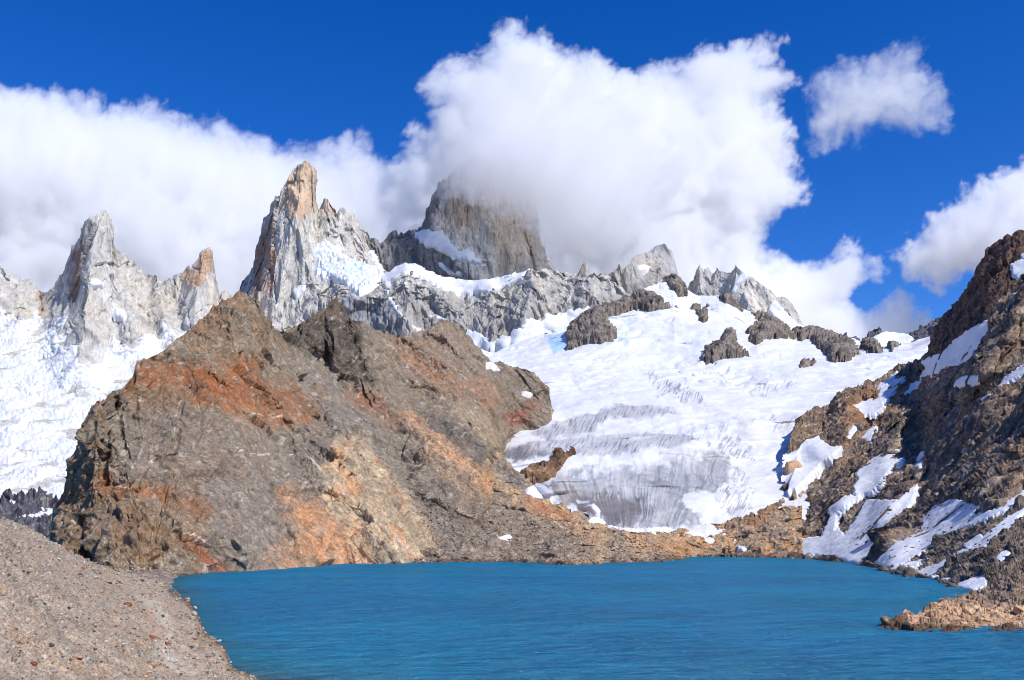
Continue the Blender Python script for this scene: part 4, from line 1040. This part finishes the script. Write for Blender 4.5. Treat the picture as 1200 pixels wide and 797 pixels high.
# ------------------------------------------------------------------ lake
def build_lake():
    xs = np.concatenate([[-520, -420], np.linspace(-360, 560, 116), [640, 760]])
    ys = np.concatenate([np.linspace(-60, 100, 5), np.linspace(110, 1230, 150)])
    X, Y = np.meshgrid(xs, ys)
    P = np.stack([X, Y, X * 0], -1)
    px, py = project(np.stack([X, np.maximum(Y, 40), X * 0], -1))
    deep = lin((0, 124, 168)); 
    c = flat(P, deep)
    c = mix(c, lin((0, 134, 168)), 0.5 * sm(fbm(P, 160, 4, 0.6, 3), -0.3, 0.6))
    c = mix(c, lin((22, 128, 148)), 0.55 * sm(230 - Y, 0, 90))
    shore_l = [(-222, 700), (-205, 560), (-152, 430), (-133, 376), (-112, 310), (-97, 265), (-82, 232), (-73, 222), (-78, 208), (-70, 200), (-52, 180), (-20, 150)]
    d, _ = linedist(X, Y, shore_l)
    c = mix(c, lin((38, 112, 128)), 0.8 * (1 - sm(d, 3, 26)))
    c = mix(c, lin((84, 100, 96)), 0.8 * (1 - sm(d, 0, 9)))
    m, ns, ls, out = new_mat('lake_water')
    b = ns.new('ShaderNodeBsdfDiffuse'); gl = node(ns, 'ShaderNodeBsdfGlossy', Roughness=0.18); mxs = node(ns, 'ShaderNodeMixShader', Fac=0.055)
    ls.new(b.outputs[0], mxs.inputs[1]); ls.new(gl.outputs[0], mxs.inputs[2])
    a = node(ns, 'ShaderNodeAttribute', attribute_name='Col')
    tc = ns.new('ShaderNodeTexCoord')
    def tex(sx, sy, sc, det, rot=0.3):
        mp = node(ns, 'ShaderNodeMapping'); mp.inputs['Scale'].default_value = (sx, sy, 1); mp.inputs['Rotation'].default_value = (0, 0, rot)
        ls.new(tc.outputs['Object'], mp.inputs['Vector'])
        n = node(ns, 'ShaderNodeTexNoise', Scale=sc, Detail=det, Roughness=0.6); ls.new(mp.outputs[0], n.inputs['Vector'])
        return n
    n1 = tex(1, 2.6, 0.22, 6, -0.25); n2 = tex(1, 2.2, 0.9, 3, 0.15); n3 = tex(1, 2, 0.35, 5, 0.0); n4 = tex(1, 1.2, 0.012, 3)
    ad = node(ns, 'ShaderNodeMath', operation='MULTIPLY_ADD'); ls.new(n2.outputs['Fac'], ad.inputs[0]); ad.inputs[1].default_value = 0.4; ls.new(n1.outputs['Fac'], ad.inputs[2])
    n6 = tex(1, 1.6, 0.06, 5, -0.2)
    ad2 = node(ns, 'ShaderNodeMath', operation='MULTIPLY_ADD'); ls.new(n6.outputs['Fac'], ad2.inputs[0]); ad2.inputs[1].default_value = 3.4; ls.new(ad.outputs[0], ad2.inputs[2])
    bp = node(ns, 'ShaderNodeBump', Strength=1.0, Distance=3.0); ls.new(ad2.outputs[0], bp.inputs['Height']); ls.new(bp.outputs[0], b.inputs['Normal'])
    # small breaking crests
    gt = node(ns, 'ShaderNodeMapRange'); gt.inputs['From Min'].default_value = 0.715; gt.inputs['From Max'].default_value = 0.75; ls.new(n3.outputs['Fac'], gt.inputs['Value'])
    # wind streaks and ripple reflections, painted as lighter and darker water
    ws = node(ns, 'ShaderNodeMapRange'); ws.inputs['From Min'].default_value = 0.35; ws.inputs['From Max'].default_value = 0.65; ws.inputs['To Min'].default_value = 0.86; ws.inputs['To Max'].default_value = 1.16
    ls.new(n4.outputs['Fac'], ws.inputs['Value'])
    n5 = tex(1, 2.2, 0.13, 6, -0.1)
    w2 = node(ns, 'ShaderNodeMapRange'); w2.inputs['From Min'].default_value = 0.3; w2.inputs['From Max'].default_value = 0.7; w2.inputs['To Min'].default_value = 0.8; w2.inputs['To Max'].default_value = 1.2
    ls.new(n5.outputs['Fac'], w2.inputs['Value'])
    mm = node(ns, 'ShaderNodeMath', operation='MULTIPLY'); ls.new(ws.outputs[0], mm.inputs[0]); ls.new(w2.outputs[0], mm.inputs[1])
    vm = node(ns, 'ShaderNodeVectorMath', operation='SCALE'); ls.new(a.outputs['Color'], vm.inputs[0]); ls.new(mm.outputs[0], vm.inputs['Scale'])
    mx = node(ns, 'ShaderNodeMix', data_type='RGBA'); ls.new(gt.outputs[0], mx.inputs[0]); ls.new(vm.outputs[0], mx.inputs[6]); mx.inputs[7].default_value = (0.75, 0.85, 0.9, 1)
    ls.new(mx.outputs[2], b.inputs['Color']); ls.new(bp.outputs[0], gl.inputs['Normal'])
    ls.new(mxs.outputs[0], out.inputs['Surface'])
    link('lake', make_mesh('lake', P, grid_faces(len(ys), len(xs)), m, c, True), 'turquoise blue glacial lake ruffled by wind', 'lake', 'structure')
build_lake()

# ------------------------------------------------------------------ rocky spit at the lower right
sp_shore = [(1030,738),(1083,739),(1140,738),(1262,738)]
sp_crest = [(1030,737),(1037,728),(1048,722),(1060,720),(1075,717),(1091,709),(1105,703),(1122,698),(1140,694),(1146,692),(1161,684),(1184,674),(1192,668),(1200,664),(1230,650),(1262,640)]
ysp = lambda x: float(np.interp(x, [1030, 1075, 1122, 1161, 1200, 1262], [275, 296, 330, 360, 375, 385]))
spit = Land([[(x, float(py_of(np.array(yw(y) - 9), -3.0)), yw(y) - 9) for x, y in sp_shore], [(x, y, yw(y)) for x, y in sp_shore],
             [(1030, 737.5, 272), (1075, 727, 284), (1122, 716, 296), (1161, 708, 306), (1200, 700, 310), (1262, 690, 315)],
             [(x, y, ysp(x)) for x, y in sp_crest]], 1030, 1400, 0.45, 240, soft=3, jag=(1.0, 5), seed=71, power=[0, .08, .55, 1])
spit.push(-2.2 * ridged(spit.P0, 14, 4, 0.5, 2, stretch((0.8, 0, -0.4), 3)))
spit.rib([(1192, 664), (1185, 690)], 5, 18, 20)
spit.depth_map()
SPD = stretch((0.85, 0.1, -0.5), 3.5)
def spit_paint(P, px, py, off, n):
    s = fbm(P, 5, 5, 0.6, 3, SPD); b = fbm(P, 9, 4, 0.6, 7)
    low = sm(py, 698, 716) * 0.9 + 0.5 * b
    c = mix(flat(P, lin((146, 128, 112))), lin((202, 170, 138)), sm(low, 0.2, 0.8))
    c = mix(c, lin((204, 152, 108)), 0.6 * sm(s, 0.05, 0.6) * sm(low, 0.1, 0.6))
    c = mix(c, lin((104, 88, 76)), 0.7 * sm(fbm(P, 2.5, 4, 0.6, 9, SPD), 0.2, 0.7))
    c = mix(c, lin((84, 66, 52)), 0.9 * (1 - sm(P[..., 2], 0.2, 0.9)))
    return c
M_near = rock_mat('near_rock', 2.4, bump=0.7, var=0.35)
spit.build('rock_spit', M_near, spit_paint, [LR(9, 1.2, 5, 4, SPD), LB(4.5, 1.3, 3, SPD), LB(1.8, 0.6, 4)], 'low orange brown rocky spit reaching into the lake from the right', 'rock spit', back=(8, 6, 2.6))

# flat shingle where the moraine runs out below the brown hill
def bz(x, z): return z if x < 196 else z - 2.2 * (x - 196) / 10
beach = Land([[(x, float(py_of(np.array(390.0), bz(x, -0.5))), 390) for x in range(80, 231, 5)], [(x, float(py_of(np.array(470.0), bz(x, 0.8))), 470) for x in range(80, 231, 5)],
              [(x, float(py_of(np.array(600.0), bz(x, 2.5))), 600) for x in range(80, 231, 5)], [(x, float(py_of(np.array(760.0), bz(x, 9.0))), 760) for x in range(80, 231, 5)]], 80, 230, 0.6, 90, soft=2, jag=(0, 5), seed=3)
beach.depth_map()
beach.build('beach', M_rock, lambda P, px, py, off, n: mix(flat(P, lin((172, 158, 144))), lin((146, 136, 126)), sm(fbm(P, 7, 4, 0.6, 3), -0.3, 0.4)), [LB(7, 0.8, 3), LB(3, 0.4, 5)],
    'flat grey shingle between the moraine and the brown hill', 'beach', back=(1, 2, 2))

# ------------------------------------------------------------------ stony moraine bank at the lower left
mo_crest = [(-320,520),(-200,548),(-100,575),(-40,592),(0,605),(18,612),(39,621),(59,633),(83,646),(104,657),(113,661),(125,664),(149,671),(170,677),(184,680),(196,685),(208,694),(220,703),(232,718),(236,733),(250,748),(262,758),(266,770),
            (270,783),(276,787),(283,789),(300,796),(340,815),(420,850),(600,900),(900,935)]
def ymo(x):
    xs_ = [-320, -100, 0, 40, 83, 104, 125, 149, 170, 190]
    Ys_ = [110, 140, 175, 215, 270, 310, 390, 450, 490, 520]
    if x >= 190: return None
    return float(np.interp(x, xs_, Ys_))
cm = []
for x, y in mo_crest:
    Y = ymo(x)
    cm.append((x, y, Y if Y else yw(y)))
cm2 = []
for x in (-320, -200, -100, 0, 60, 104, 125, 149, 170, 184, 196, 208, 220, 232, 238, 252, 262):
    pass
ux = sorted(set(c[0] for c in cm))
def crest_at(x):
    a = np.array(sorted(cm)); return float(np.interp(x, a[:, 0], a[:, 1])), float(np.interp(x, a[:, 0], a[:, 2]))
def row_m(pyf, Yf): return [(x, pyf(x), Yf(x)) for x in range(-320, 901, 20)]
b797 = lambda x: float(np.interp(x, [-320, 0, 100, 200, 300, 340], [46, 74, 100, 130, 172, 172]))
def mrow(v):
    o = []
    for x in range(-320, 345, 5):
        cyy, cY = crest_at(x); y0 = max(797.0, cyy + 2)
        o.append((x, y0 + (cyy - y0) * v, 1 / (1 / min(b797(x), cY) + (1 / cY - 1 / min(b797(x), cY)) * v)))
    for x in range(345, 901, 15):
        cyy, cY = crest_at(x); o.append((x, cyy + 3 * (1 - v), cY - 2 * (1 - v)))
    return o
r0 = [(x, 1450, 13.0) for x in (-320, 900)]
r1 = [(-320, 930, 24), (0, 930, 34), (200, 930, 46), (340, 930, 60), (600, 975, 70), (900, 1010, 72)]
# beyond the waterline the bank runs on under the water
r_under = []
for x in range(-320, 901, 5):
    cyy, cY = crest_at(x)
    z = 25 + ray(x, cyy)[1] * cY
    k = float(sm(np.array(float(x)), 186, 200))
    Yu = cY + 26
    r_under.append((x, cyy + (float(py_of(np.array(Yu), z - 5.0 * k - 0.6)) - cyy), Yu))
mor = Land([r0, r1, mrow(0), mrow(.2), mrow(.4), mrow(.6), mrow(.8), [(x, crest_at(x)[0], crest_at(x)[1]) for x in range(-320, 901, 3)]], -320, 900, 0.6, 420, soft=2, jag=(1.1, 7), seed=81, power=[0, .1, .25, .4, .55, .7, .85, 1])
mor.push(-0.035 * mor.Y * fbm(mor.P0, 30, 4, 0.5, 2) * sm(190 - mor.PX, -40, 60))
mor.depth_map()
def mor_paint(P, px, py, off, n):
    a = fbm(P, 14, 4, 0.6, 3); b = fbm(P, 1.6, 4, 0.7, 5)
    c = mix(flat(P, lin((178, 162, 148))), lin((162, 150, 138)), sm(a, -0.3, 0.4))
    c = mix(c, lin((190, 160, 134)), 0.55 * sm(fbm(P, 9, 4, 0.6, 13), 0.0, 0.6))
    c = mix(c, lin((198, 188, 176)), 0.5 * sm(b, 0.15, 0.7))
    c = mix(c, lin((122, 112, 104)), 0.5 * sm(-b, 0.2, 0.8))
    pale = sdf(px, py, [(176, 700), (200, 720), (206, 740), (196, 762), (230, 790), (200, 790), (180, 765), (196, 742), (180, 720), (165, 700)]) + 6 * a
    c = mix(c, lin((206, 198, 188)), 0.6 * sm(pale, -6, 6))
    c = mix(c, lin((98, 88, 78)), 0.75 * (1 - sm(P[..., 2], 0.15, 0.9)))
    return c
M_gravel = rock_mat('gravel', 0.55, bump=0.9, var=0.42, warm=(1.02, 0.985, 0.88))
mor.build('moraine', M_gravel, mor_paint, [LB(2.6, 0.35, 3), LB(0.9, 0.22, 5), LF(5, 0.35, 4, 7)], 'bank of grey brown glacial rubble sloping down to the lake at the left', 'moraine', back=(8, 5, 1.6))
# ------------------------------------------------------------------ clouds: closed bodies of evenly dense vapour, thinning to nothing at their rims
def cloud_mat(name, mfp):
    m, ns, ls, out = new_mat(name)
    v = node(ns, 'ShaderNodeVolumeScatter', Density=1.0 / mfp, Anisotropy=0.0)
    v.inputs['Color'].default_value = (1.0, 1.0, 1.0, 1)
    ls.new(v.outputs[0], out.inputs['Volume'])
    return m
def cloud(name, poly, Yc, T0, L, mat, label, rag=(16, 60), soft=14.0, step=2.0, relief=0.35, seed=0, holes=(), ext=1.0, group='clouds over the peaks', tilt=0.0):
    p = np.array(poly, float)
    m = rag[0] * 1.5 + 6
    x0, y0 = p.min(0) - m; x1, y1 = p.max(0) + m
    xs = np.arange(x0, x1 + step, step); ys = np.arange(y1, y0 - step, -step)
    PX, PY = np.meshgrid(xs, ys)
    q = np.stack([PX, PY, PX * 0 + seed * 5.1], -1)
    wx = fbm(q, 70, 4, 0.55, seed + 1) * rag[0] * 0.9; wy = fbm(q, 70, 4, 0.55, seed + 2) * rag[0] * 0.9
    d = sdf(PX + wx, PY + wy, poly) + 7
    bil = 0
    a, s = 1.0, rag[1]
    for k in range(5):
        bil = bil + a * (np.abs(perlin(np.stack([(PX + wx) / s, (PY + wy) / s, PX * 0 + seed + k * 3.3], -1))) * 2 - 0.45)
        a *= 0.55; s *= 0.47
    d = d + rag[0] * bil * sm(60 - d, 0, 60) + rag[0] * 0.45 * fbm(q, 14, 5, 0.65, seed + 5)
    for (hx, hy, hr, ha) in holes:
        d = d - ha * np.exp(-((PX - hx) ** 2 + (PY - hy) ** 2) / hr ** 2)
    dp = np.maximum(d, 0); dp = dp * dp / (dp + soft)
    T = T0 * (1 - np.exp(-dp / L))
    T = T * (1 + relief * fbm(q, 90, 6, 0.6, seed + 7)) * (1 + relief * 0.8 * bil)
    T = np.where(d <= 0, 0, np.maximum(T, 0))
    T[0] = T[-1] = 0; T[:, 0] = T[:, -1] = 0
    Y = Yc + tilt * (PY - p[:, 1].mean()) + 120 * fbm(q, 80, 3, 0.5, seed + 9)
    front = at(PX, PY, Y - 0.55 * T); rear = at(PX, PY, Y + 0.45 * T)
    n = T.size; nv, nx = T.shape
    on = T > 0
    idx = np.arange(n).reshape(nv, nx)
    F = np.stack([idx[:-1, :-1], idx[:-1, 1:], idx[1:, 1:], idx[1:, :-1]], -1)
    k = on[:-1, :-1] | on[:-1, 1:] | on[1:, 1:] | on[1:, :-1]
    F = F[k]
    rim = ~on.ravel()
    mapb = np.where(rim, np.arange(n), np.arange(n) + n)     # the two faces share their rim
    Fa = np.concatenate([F[:, [0, 1, 2]], F[:, [0, 2, 3]]])
    Fb = mapb[Fa][:, ::-1]
    allr = rim[Fa].all(1)
    F = np.concatenate([Fa[~allr], Fb[~allr]])
    V = np.concatenate([front.reshape(-1, 3), rear.reshape(-1, 3)])
    V, F, _ = compact(V, F, None)
    me = make_mesh(name, V, F, mat, None, False)
    return link(name, me, label, 'cloud', 'thing', group)
M_cloud = cloud_mat('cloud_vapour', 190.0)
M_cloud_thin = cloud_mat('thin_cloud_vapour', 230.0)
cloud('cloud', [(-70,92),(0,100),(60,106),(110,120),(160,118),(200,130),(250,148),(300,158),(345,172),(385,172),(415,160),(432,160),(445,180),(480,190),(540,180),(620,240),(640,560),(-260,570),(-260,110)],
      6800, 1500, 60, M_cloud, 'broad white cloud bank behind the left and centre needles', rag=(9, 46), seed=1, relief=0.16)
cloud('cloud', [(455,200),(480,172),(500,150),(512,120),(500,92),(520,75),(555,60),(590,26),(612,26),(640,45),(680,56),(705,72),(735,85),(760,78),(800,65),(840,50),(880,44),(915,48),(916,70),(895,82),(928,98),(905,130),(925,165),
      (930,200),(945,235),(905,268),(908,292),(955,300),(1000,290),(1026,308),(1035,335),(1012,352),(1050,345),(1090,362),(1100,400),(1090,500),(940,540),(640,540),(470,420)],
      6300, 1700, 60, M_cloud, 'huge towering white cumulus cloud behind the peaks', rag=(12, 60), seed=4, relief=0.32, holes=[(1010, 345, 18, 30), (930, 285, 22, 26)])
cloud('cloud', [(508,215),(512,150),(560,90),(650,80),(740,130),(780,200),(765,292),(735,303),(700,312),(655,296),(640,278),(612,262),(585,248),(550,240),(524,224)],
      4060, 1000, 42, M_cloud_thin, 'veil of cloud wrapped round the summit of the great tower', rag=(12, 50), seed=7, relief=0.25)
cloud('cloud', [(640,262),(700,262),(770,262),(830,285),(852,306),(800,318),(740,322),(690,322),(655,312)],
      4060, 170, 30, M_cloud_thin, 'thin mist drifting over the grey peaks right of the tower', rag=(10, 40), seed=23, relief=0.4, soft=24.0)
cloud('cloud', [(945,168),(950,130),(958,92),(985,70),(1015,66),(1040,56),(1078,50),(1086,75),(1108,108),(1104,148),(1076,162),(1042,152),(1010,162),(965,176)],
      6500, 620, 40, M_cloud_thin, 'small separate ragged cloud in the upper right sky', rag=(10, 40), seed=11, relief=0.4, soft=20.0)
cloud('cloud', [(1300,172),(1200,196),(1150,214),(1120,238),(1090,256),(1062,280),(1050,305),(1068,328),(1105,335),(1140,322),(1165,350),(1180,440),(1450,440),(1450,190)],
      6000, 1500, 46, M_cloud, 'rounded cloud half hidden behind the right mountainside', rag=(10, 40), seed=15, relief=0.3)

for land_, a_, k_ in LATER: land_.finish(*a_, **k_)

# ------------------------------------------------------------------ stones
def ico():
    t = (1 + 5 ** 0.5) / 2
    v = np.array([(-1,t,0),(1,t,0),(-1,-t,0),(1,-t,0),(0,-1,t),(0,1,t),(0,-1,-t),(0,1,-t),(t,0,-1),(t,0,1),(-t,0,-1),(-t,0,1)], float)
    v /= np.linalg.norm(v[0])
    f = [(0,11,5),(0,5,1),(0,1,7),(0,7,10),(0,10,11),(1,5,9),(5,11,4),(11,10,2),(10,7,6),(7,1,8),(3,9,4),(3,4,2),(3,2,6),(3,6,8),(3,8,9),(4,9,5),(2,4,11),(6,2,10),(8,6,7),(9,8,1)]
    return v, np.array(f)
def subdiv(v, f):
    mid = {}; v = list(map(tuple, v)); nf = []
    def m(a, b):
        k = (min(a, b), max(a, b))
        if k not in mid:
            p = (np.array(v[a]) + np.array(v[b])) / 2; p /= np.linalg.norm(p); mid[k] = len(v); v.append(tuple(p))
        return mid[k]
    for a, b, c in f:
        x, y, z = m(a, b), m(b, c), m(c, a)
        nf += [(a, x, z), (b, y, x), (c, z, y), (x, y, z)]
    return np.array(v), np.array(nf)
def stone_shape(seed, detail=2):
    """A broken block: a ball cut flat by several random planes, then chipped."""
    v, f = ico()
    for _ in range(detail): v, f = subdiv(v, f)
    r = np.random.default_rng(seed)
    for k in range(11):
        n = r.normal(size=3); n /= np.linalg.norm(n); h = r.uniform(0.45, 0.8)
        d = v @ n
        v = v - np.outer(np.maximum(d - h, 0), n)
    v = v * (1 + 0.06 * fbm(v + seed * 3.3, 0.5, 3)[:, None])
    return v * np.array([0.62, 0.48, 0.38]) * r.uniform(0.85, 1.15, 3), f
tones = {'pale grey': (190, 184, 176), 'grey': (146, 141, 136), 'blue grey': (128, 132, 136), 'tan': (190, 160, 132), 'orange': (184, 136, 102), 'rust': (138, 84, 60), 'dark grey': (92, 88, 86), 'white': (224, 220, 212)}
stone_mats = {k: rock_mat('stone_' + k.replace(' ', '_'), 0.5, bump=0.5, var=0.22) for k in tones}
shape_cache = {}
def stone_mesh(i, tone):
    if (i, tone) not in shape_cache:
        v, f = stone_shape(100 + i)
        shape_cache[i, tone] = make_mesh('stone', v, f, stone_mats[tone], np.tile(lin(tones[tone]), (len(v), 1)))
    return shape_cache[i, tone]
def ground_at(land, px, py):
    qx, qy = project(land.PF)
    k = int(np.argmin((qx - px) ** 2 + (qy - py) ** 2)); i, j = divmod(k, qx.shape[1])
    return land.PF[i, j]
def place(land, px, py, w, h, tone, label, i, cat='boulder', name='boulder', group=None, rot=None, sink=0.25, tiltz=0.0, pos=None):
    p = ground_at(land, px, py) if pos is None else pos
    Y = p[1]
    sx, sz = w * Y / FPX / 1.15, h * Y / FPX / 0.72
    o = link(name, stone_mesh(i % 10, tone), label, cat, 'thing', group)
    o.scale = (sx, 0.5 * (sx + sz) * 1.1, sz)
    o.rotation_euler = (rng.uniform(-.15, .15), tiltz, rng.uniform(-.5, .5) if rot is None else rot)
    o.location = (p[0], p[1], p[2] + sz * (0.36 - sink))
    return o
qx_m, qy_m = project(mor.PF)
named = [
 (5,734,11,7,'pale grey','flat pale grey block at the left edge of the moraine'), (79,700,13,9,'grey','large smooth grey boulder high on the open moraine'),
 (120,709,8,6,'blue grey','blue grey boulder beside a tan patch below the crest'), (148,711,11,9,'rust','rust red wedge shaped boulder standing proud on the moraine'),
 (13,707,6,4,'white','small white stone near the left edge of the moraine'), (102,725,6,5,'dark grey','round dark stone alone on fine gravel'),
 (93,771,14,7,'orange','long orange boulder low on the moraine touching a grey one'), (103,773,8,7,'pale grey','rounded pale grey boulder touching the long orange one'),
 (39,779,10,7,'rust','reddish brown angular boulder in the bottom left corner area'), (58,789,20,9,'grey','wide flat grey slab at the very bottom left'),
 (59,757,8,6,'dark grey','dark grey stone above the wide flat slab'), (36,787,7,5,'white','whitish stone just below the reddish brown boulder'),
 (177,723,16,5,'orange','slanting orange slab on the slope above the shore',0.6), (181,749,19,5,'rust','long dark red slab lying down the slope',0.42), (199,756,11,5,'rust','shorter dark red slab just below the long one',0.42),
 (222,742,10,5,'grey','flat grey slab on the pale beach gravel'), (229,749,5,3,'rust','little rust stone below the flat grey slab on the beach'), (259,751,7,4,'white','white rock at the tip of the gravel point by the water'),
 (231,711,6,5,'pale grey','pale boulder standing in the shallows off the beach'), (223,702,7,5,'tan','tan boulder at the waterline near the beach corner'), (227,720,10,7,'pale grey','domed pale boulder at the edge of the lake'),
 (224,759,7,5,'dark grey','blackish boulder with a light neighbour above the shore'), (231,758,6,5,'pale grey','light stone leaning on the blackish boulder'), (243,771,8,4,'rust','rust brown rock at the water edge low on the beach'),
 (236,769,6,4,'tan','tan rock left of the rust brown one at the water edge'), (245,778,6,4,'dark grey','black stone at the waterline near the bottom of the picture'),
 (95,667,12,7,'rust','rust coloured boulder just under the moraine crest'), (5,620,13,4,'orange','thin orange slab near the top of the moraine at the left edge',0.5), (33,655,9,5,'pale grey','pale elongated boulder on the upper moraine'),
 (82,673,10,4,'white','whitish flat slab left below the rust boulder',0.3), (52,630,4,3,'white','tiny white stone on the moraine skyline'), (47,642,4,4,'rust','tiny red stone under the moraine skyline'), (5,664,7,5,'rust','dark red stone on the upper moraine at the left edge'),
 (92,674,7,4,'dark grey','dark grey stone right under the rust coloured boulder'), (120,694,9,4,'tan','flat tan slab in the upper middle of the moraine'), (165,681,10,4,'dark grey','dark slab where the moraine meets the flat beach'),
 (128,731,7,4,'pale grey','pale stone in the middle of the moraine slope'), (75,737,8,5,'blue grey','blue grey stone in the middle of the left slope'), (20,759,9,5,'tan','tan boulder near the left edge low on the slope'), (140,760,7,4,'grey','grey stone on the smooth lower right slope of the moraine')]
for i, t in enumerate(named):
    place(mor, t[0], t[1], t[2], t[3], t[4], t[5], i, tiltz=t[6] if len(t) > 6 else 0.0, rot=0.1 if len(t) > 6 else None)
# the rest of the stones one can tell apart, largest first
ok = np.argwhere((qx_m > 1) & (qx_m < 300) & (qy_m < 796) & (mor.PF[..., 2] > 0.05))
tone_p = ['grey', 'pale grey', 'tan', 'blue grey', 'orange', 'dark grey', 'grey', 'rust', 'white', 'tan', 'pale grey']
pick = rng.choice(len(ok), 4000, replace=False)
cells, cnt = set(), 0
for k in pick:
    i, j = ok[k]; x, y = qx_m[i, j], qy_m[i, j]
    if (int(x / 8), int(y / 7)) in cells: continue
    cells.add((int(x / 8), int(y / 7)))
    s = 2.6 + 3.4 * rng.random() ** 3
    tone = tone_p[rng.integers(len(tone_p))]
    place(mor, x, y, s * rng.uniform(.9, 1.5), s * rng.uniform(.6, .9), tone, f'small {tone} stone among the moraine rubble', cnt, cat='stone', name='stone', group='stones scattered over the moraine', pos=mor.PF[i, j])
    cnt += 1
    if cnt >= 250: break
def rubble(name, land, n, region, pxs, colors, label, mat, sink=0.1, seed=1):
    r = np.random.default_rng(seed)
    qx, qy = project(land.PF)
    ok = np.argwhere((sdf(qx, qy, region) > 0) & (land.PF[..., 2] > -0.2))
    k = ok[r.integers(0, len(ok), n)]
    P = land.PF[k[:, 0], k[:, 1]] + 0.0
    v0, f0 = ico()
    nv = len(v0)
    size = (pxs[0] + (pxs[1] - pxs[0]) * r.random(n) ** 6) * P[:, 1] / FPX
    V = v0[None] * (1 + r.uniform(-0.35, 0.35, (n, nv, 1)))
    a = r.uniform(0, 6.28, n); ca, sa = np.cos(a), np.sin(a)
    V = V * np.array([0.62, 0.5, 0.36]) * r.uniform(0.8, 1.3, (n, 1, 3))
    V = np.stack([V[..., 0] * ca[:, None] - V[..., 1] * sa[:, None], V[..., 0] * sa[:, None] + V[..., 1] * ca[:, None], V[..., 2]], -1) * size[:, None, None]
    V = V + P[:, None, :] + np.array([0, 0, 1.0]) * (size * sink)[:, None, None]
    F = f0[None] + (np.arange(n) * nv)[:, None, None]
    cols = np.array([lin(c) for c in colors])[r.integers(0, len(colors), n)] * r.uniform(0.75, 1.25, (n, 1))
    C = np.repeat(cols[:, None], nv, 1)
    link(name, make_mesh(name, V.reshape(-1, 3), F.reshape(-1, 3), mat, C.reshape(-1, 3)), label, 'rubble', 'stuff')
tc_ = [(178,168,156), (150,144,138), (190,164,138), (128,124,120), (180,152,128), (204,198,188), (150,118,98), (100,94,90), (168,156,146), (172,162,152)]
rubble('gravel', mor, 16000, [(-20, 590), (0, 600), (60, 630), (200, 684), (300, 797), (300, 830), (-20, 830)], (0.8, 4.0), tc_, 'loose grey and tan rubble covering the moraine bank', M_gravel)
rubble('gravel', right, 5000, [(1000, 600), (1262, 560), (1262, 720), (1120, 690), (1040, 672), (1000, 660)], (0.8, 4.0), [(132,122,112), (112,102,92), (150,138,124), (96,86,78), (166,146,122)], 'grey brown scree above the right shore', M_rock, seed=3)
rubble('gravel', hill, 4000, [(470, 560), (520, 560), (590, 600), (600, 658), (530, 660), (500, 620)], (0.7, 2.6), [(140,134,126), (120,114,108), (158,148,136), (172,146,120)], 'grey scree fan reaching the lake under the brown hill', M_rock, seed=5)
rubble('gravel', shelf, 5000, [(540, 600), (620, 600), (720, 620), (800, 650), (700, 664), (480, 664)], (0.7, 3.2), [(150,138,124), (176,146,116), (190,166,138), (110,100,92), (196,188,176)], 'broken blocks strewn over the low shelf', M_rock, seed=7)
rubble('gravel', hill, 1500, [(110, 655), (150, 660), (220, 668), (220, 676), (120, 676)], (0.8, 2.5), tc_, 'pale shingle at the foot of the brown hill', M_rock, seed=9)

rubble('gravel', shelf, 1500, [(480, 655), (700, 657), (810, 651), (940, 650), (940, 660), (480, 668)], (1.0, 3.5), [(120,106,92), (150,130,108), (104,94,84)], 'wet blocks along the waterline of the rock shelf', M_rock, seed=11)
_p = at(np.array(928.0), np.array(556.0), float(glac.depth(np.array(928.0), np.array(556.0))) - 18)
place(glac, 928, 556, 21, 20, 'tan', 'lone rounded brown boulder resting in the snow tongue beside the brown bluff', 3, pos=_p, sink=0.1)
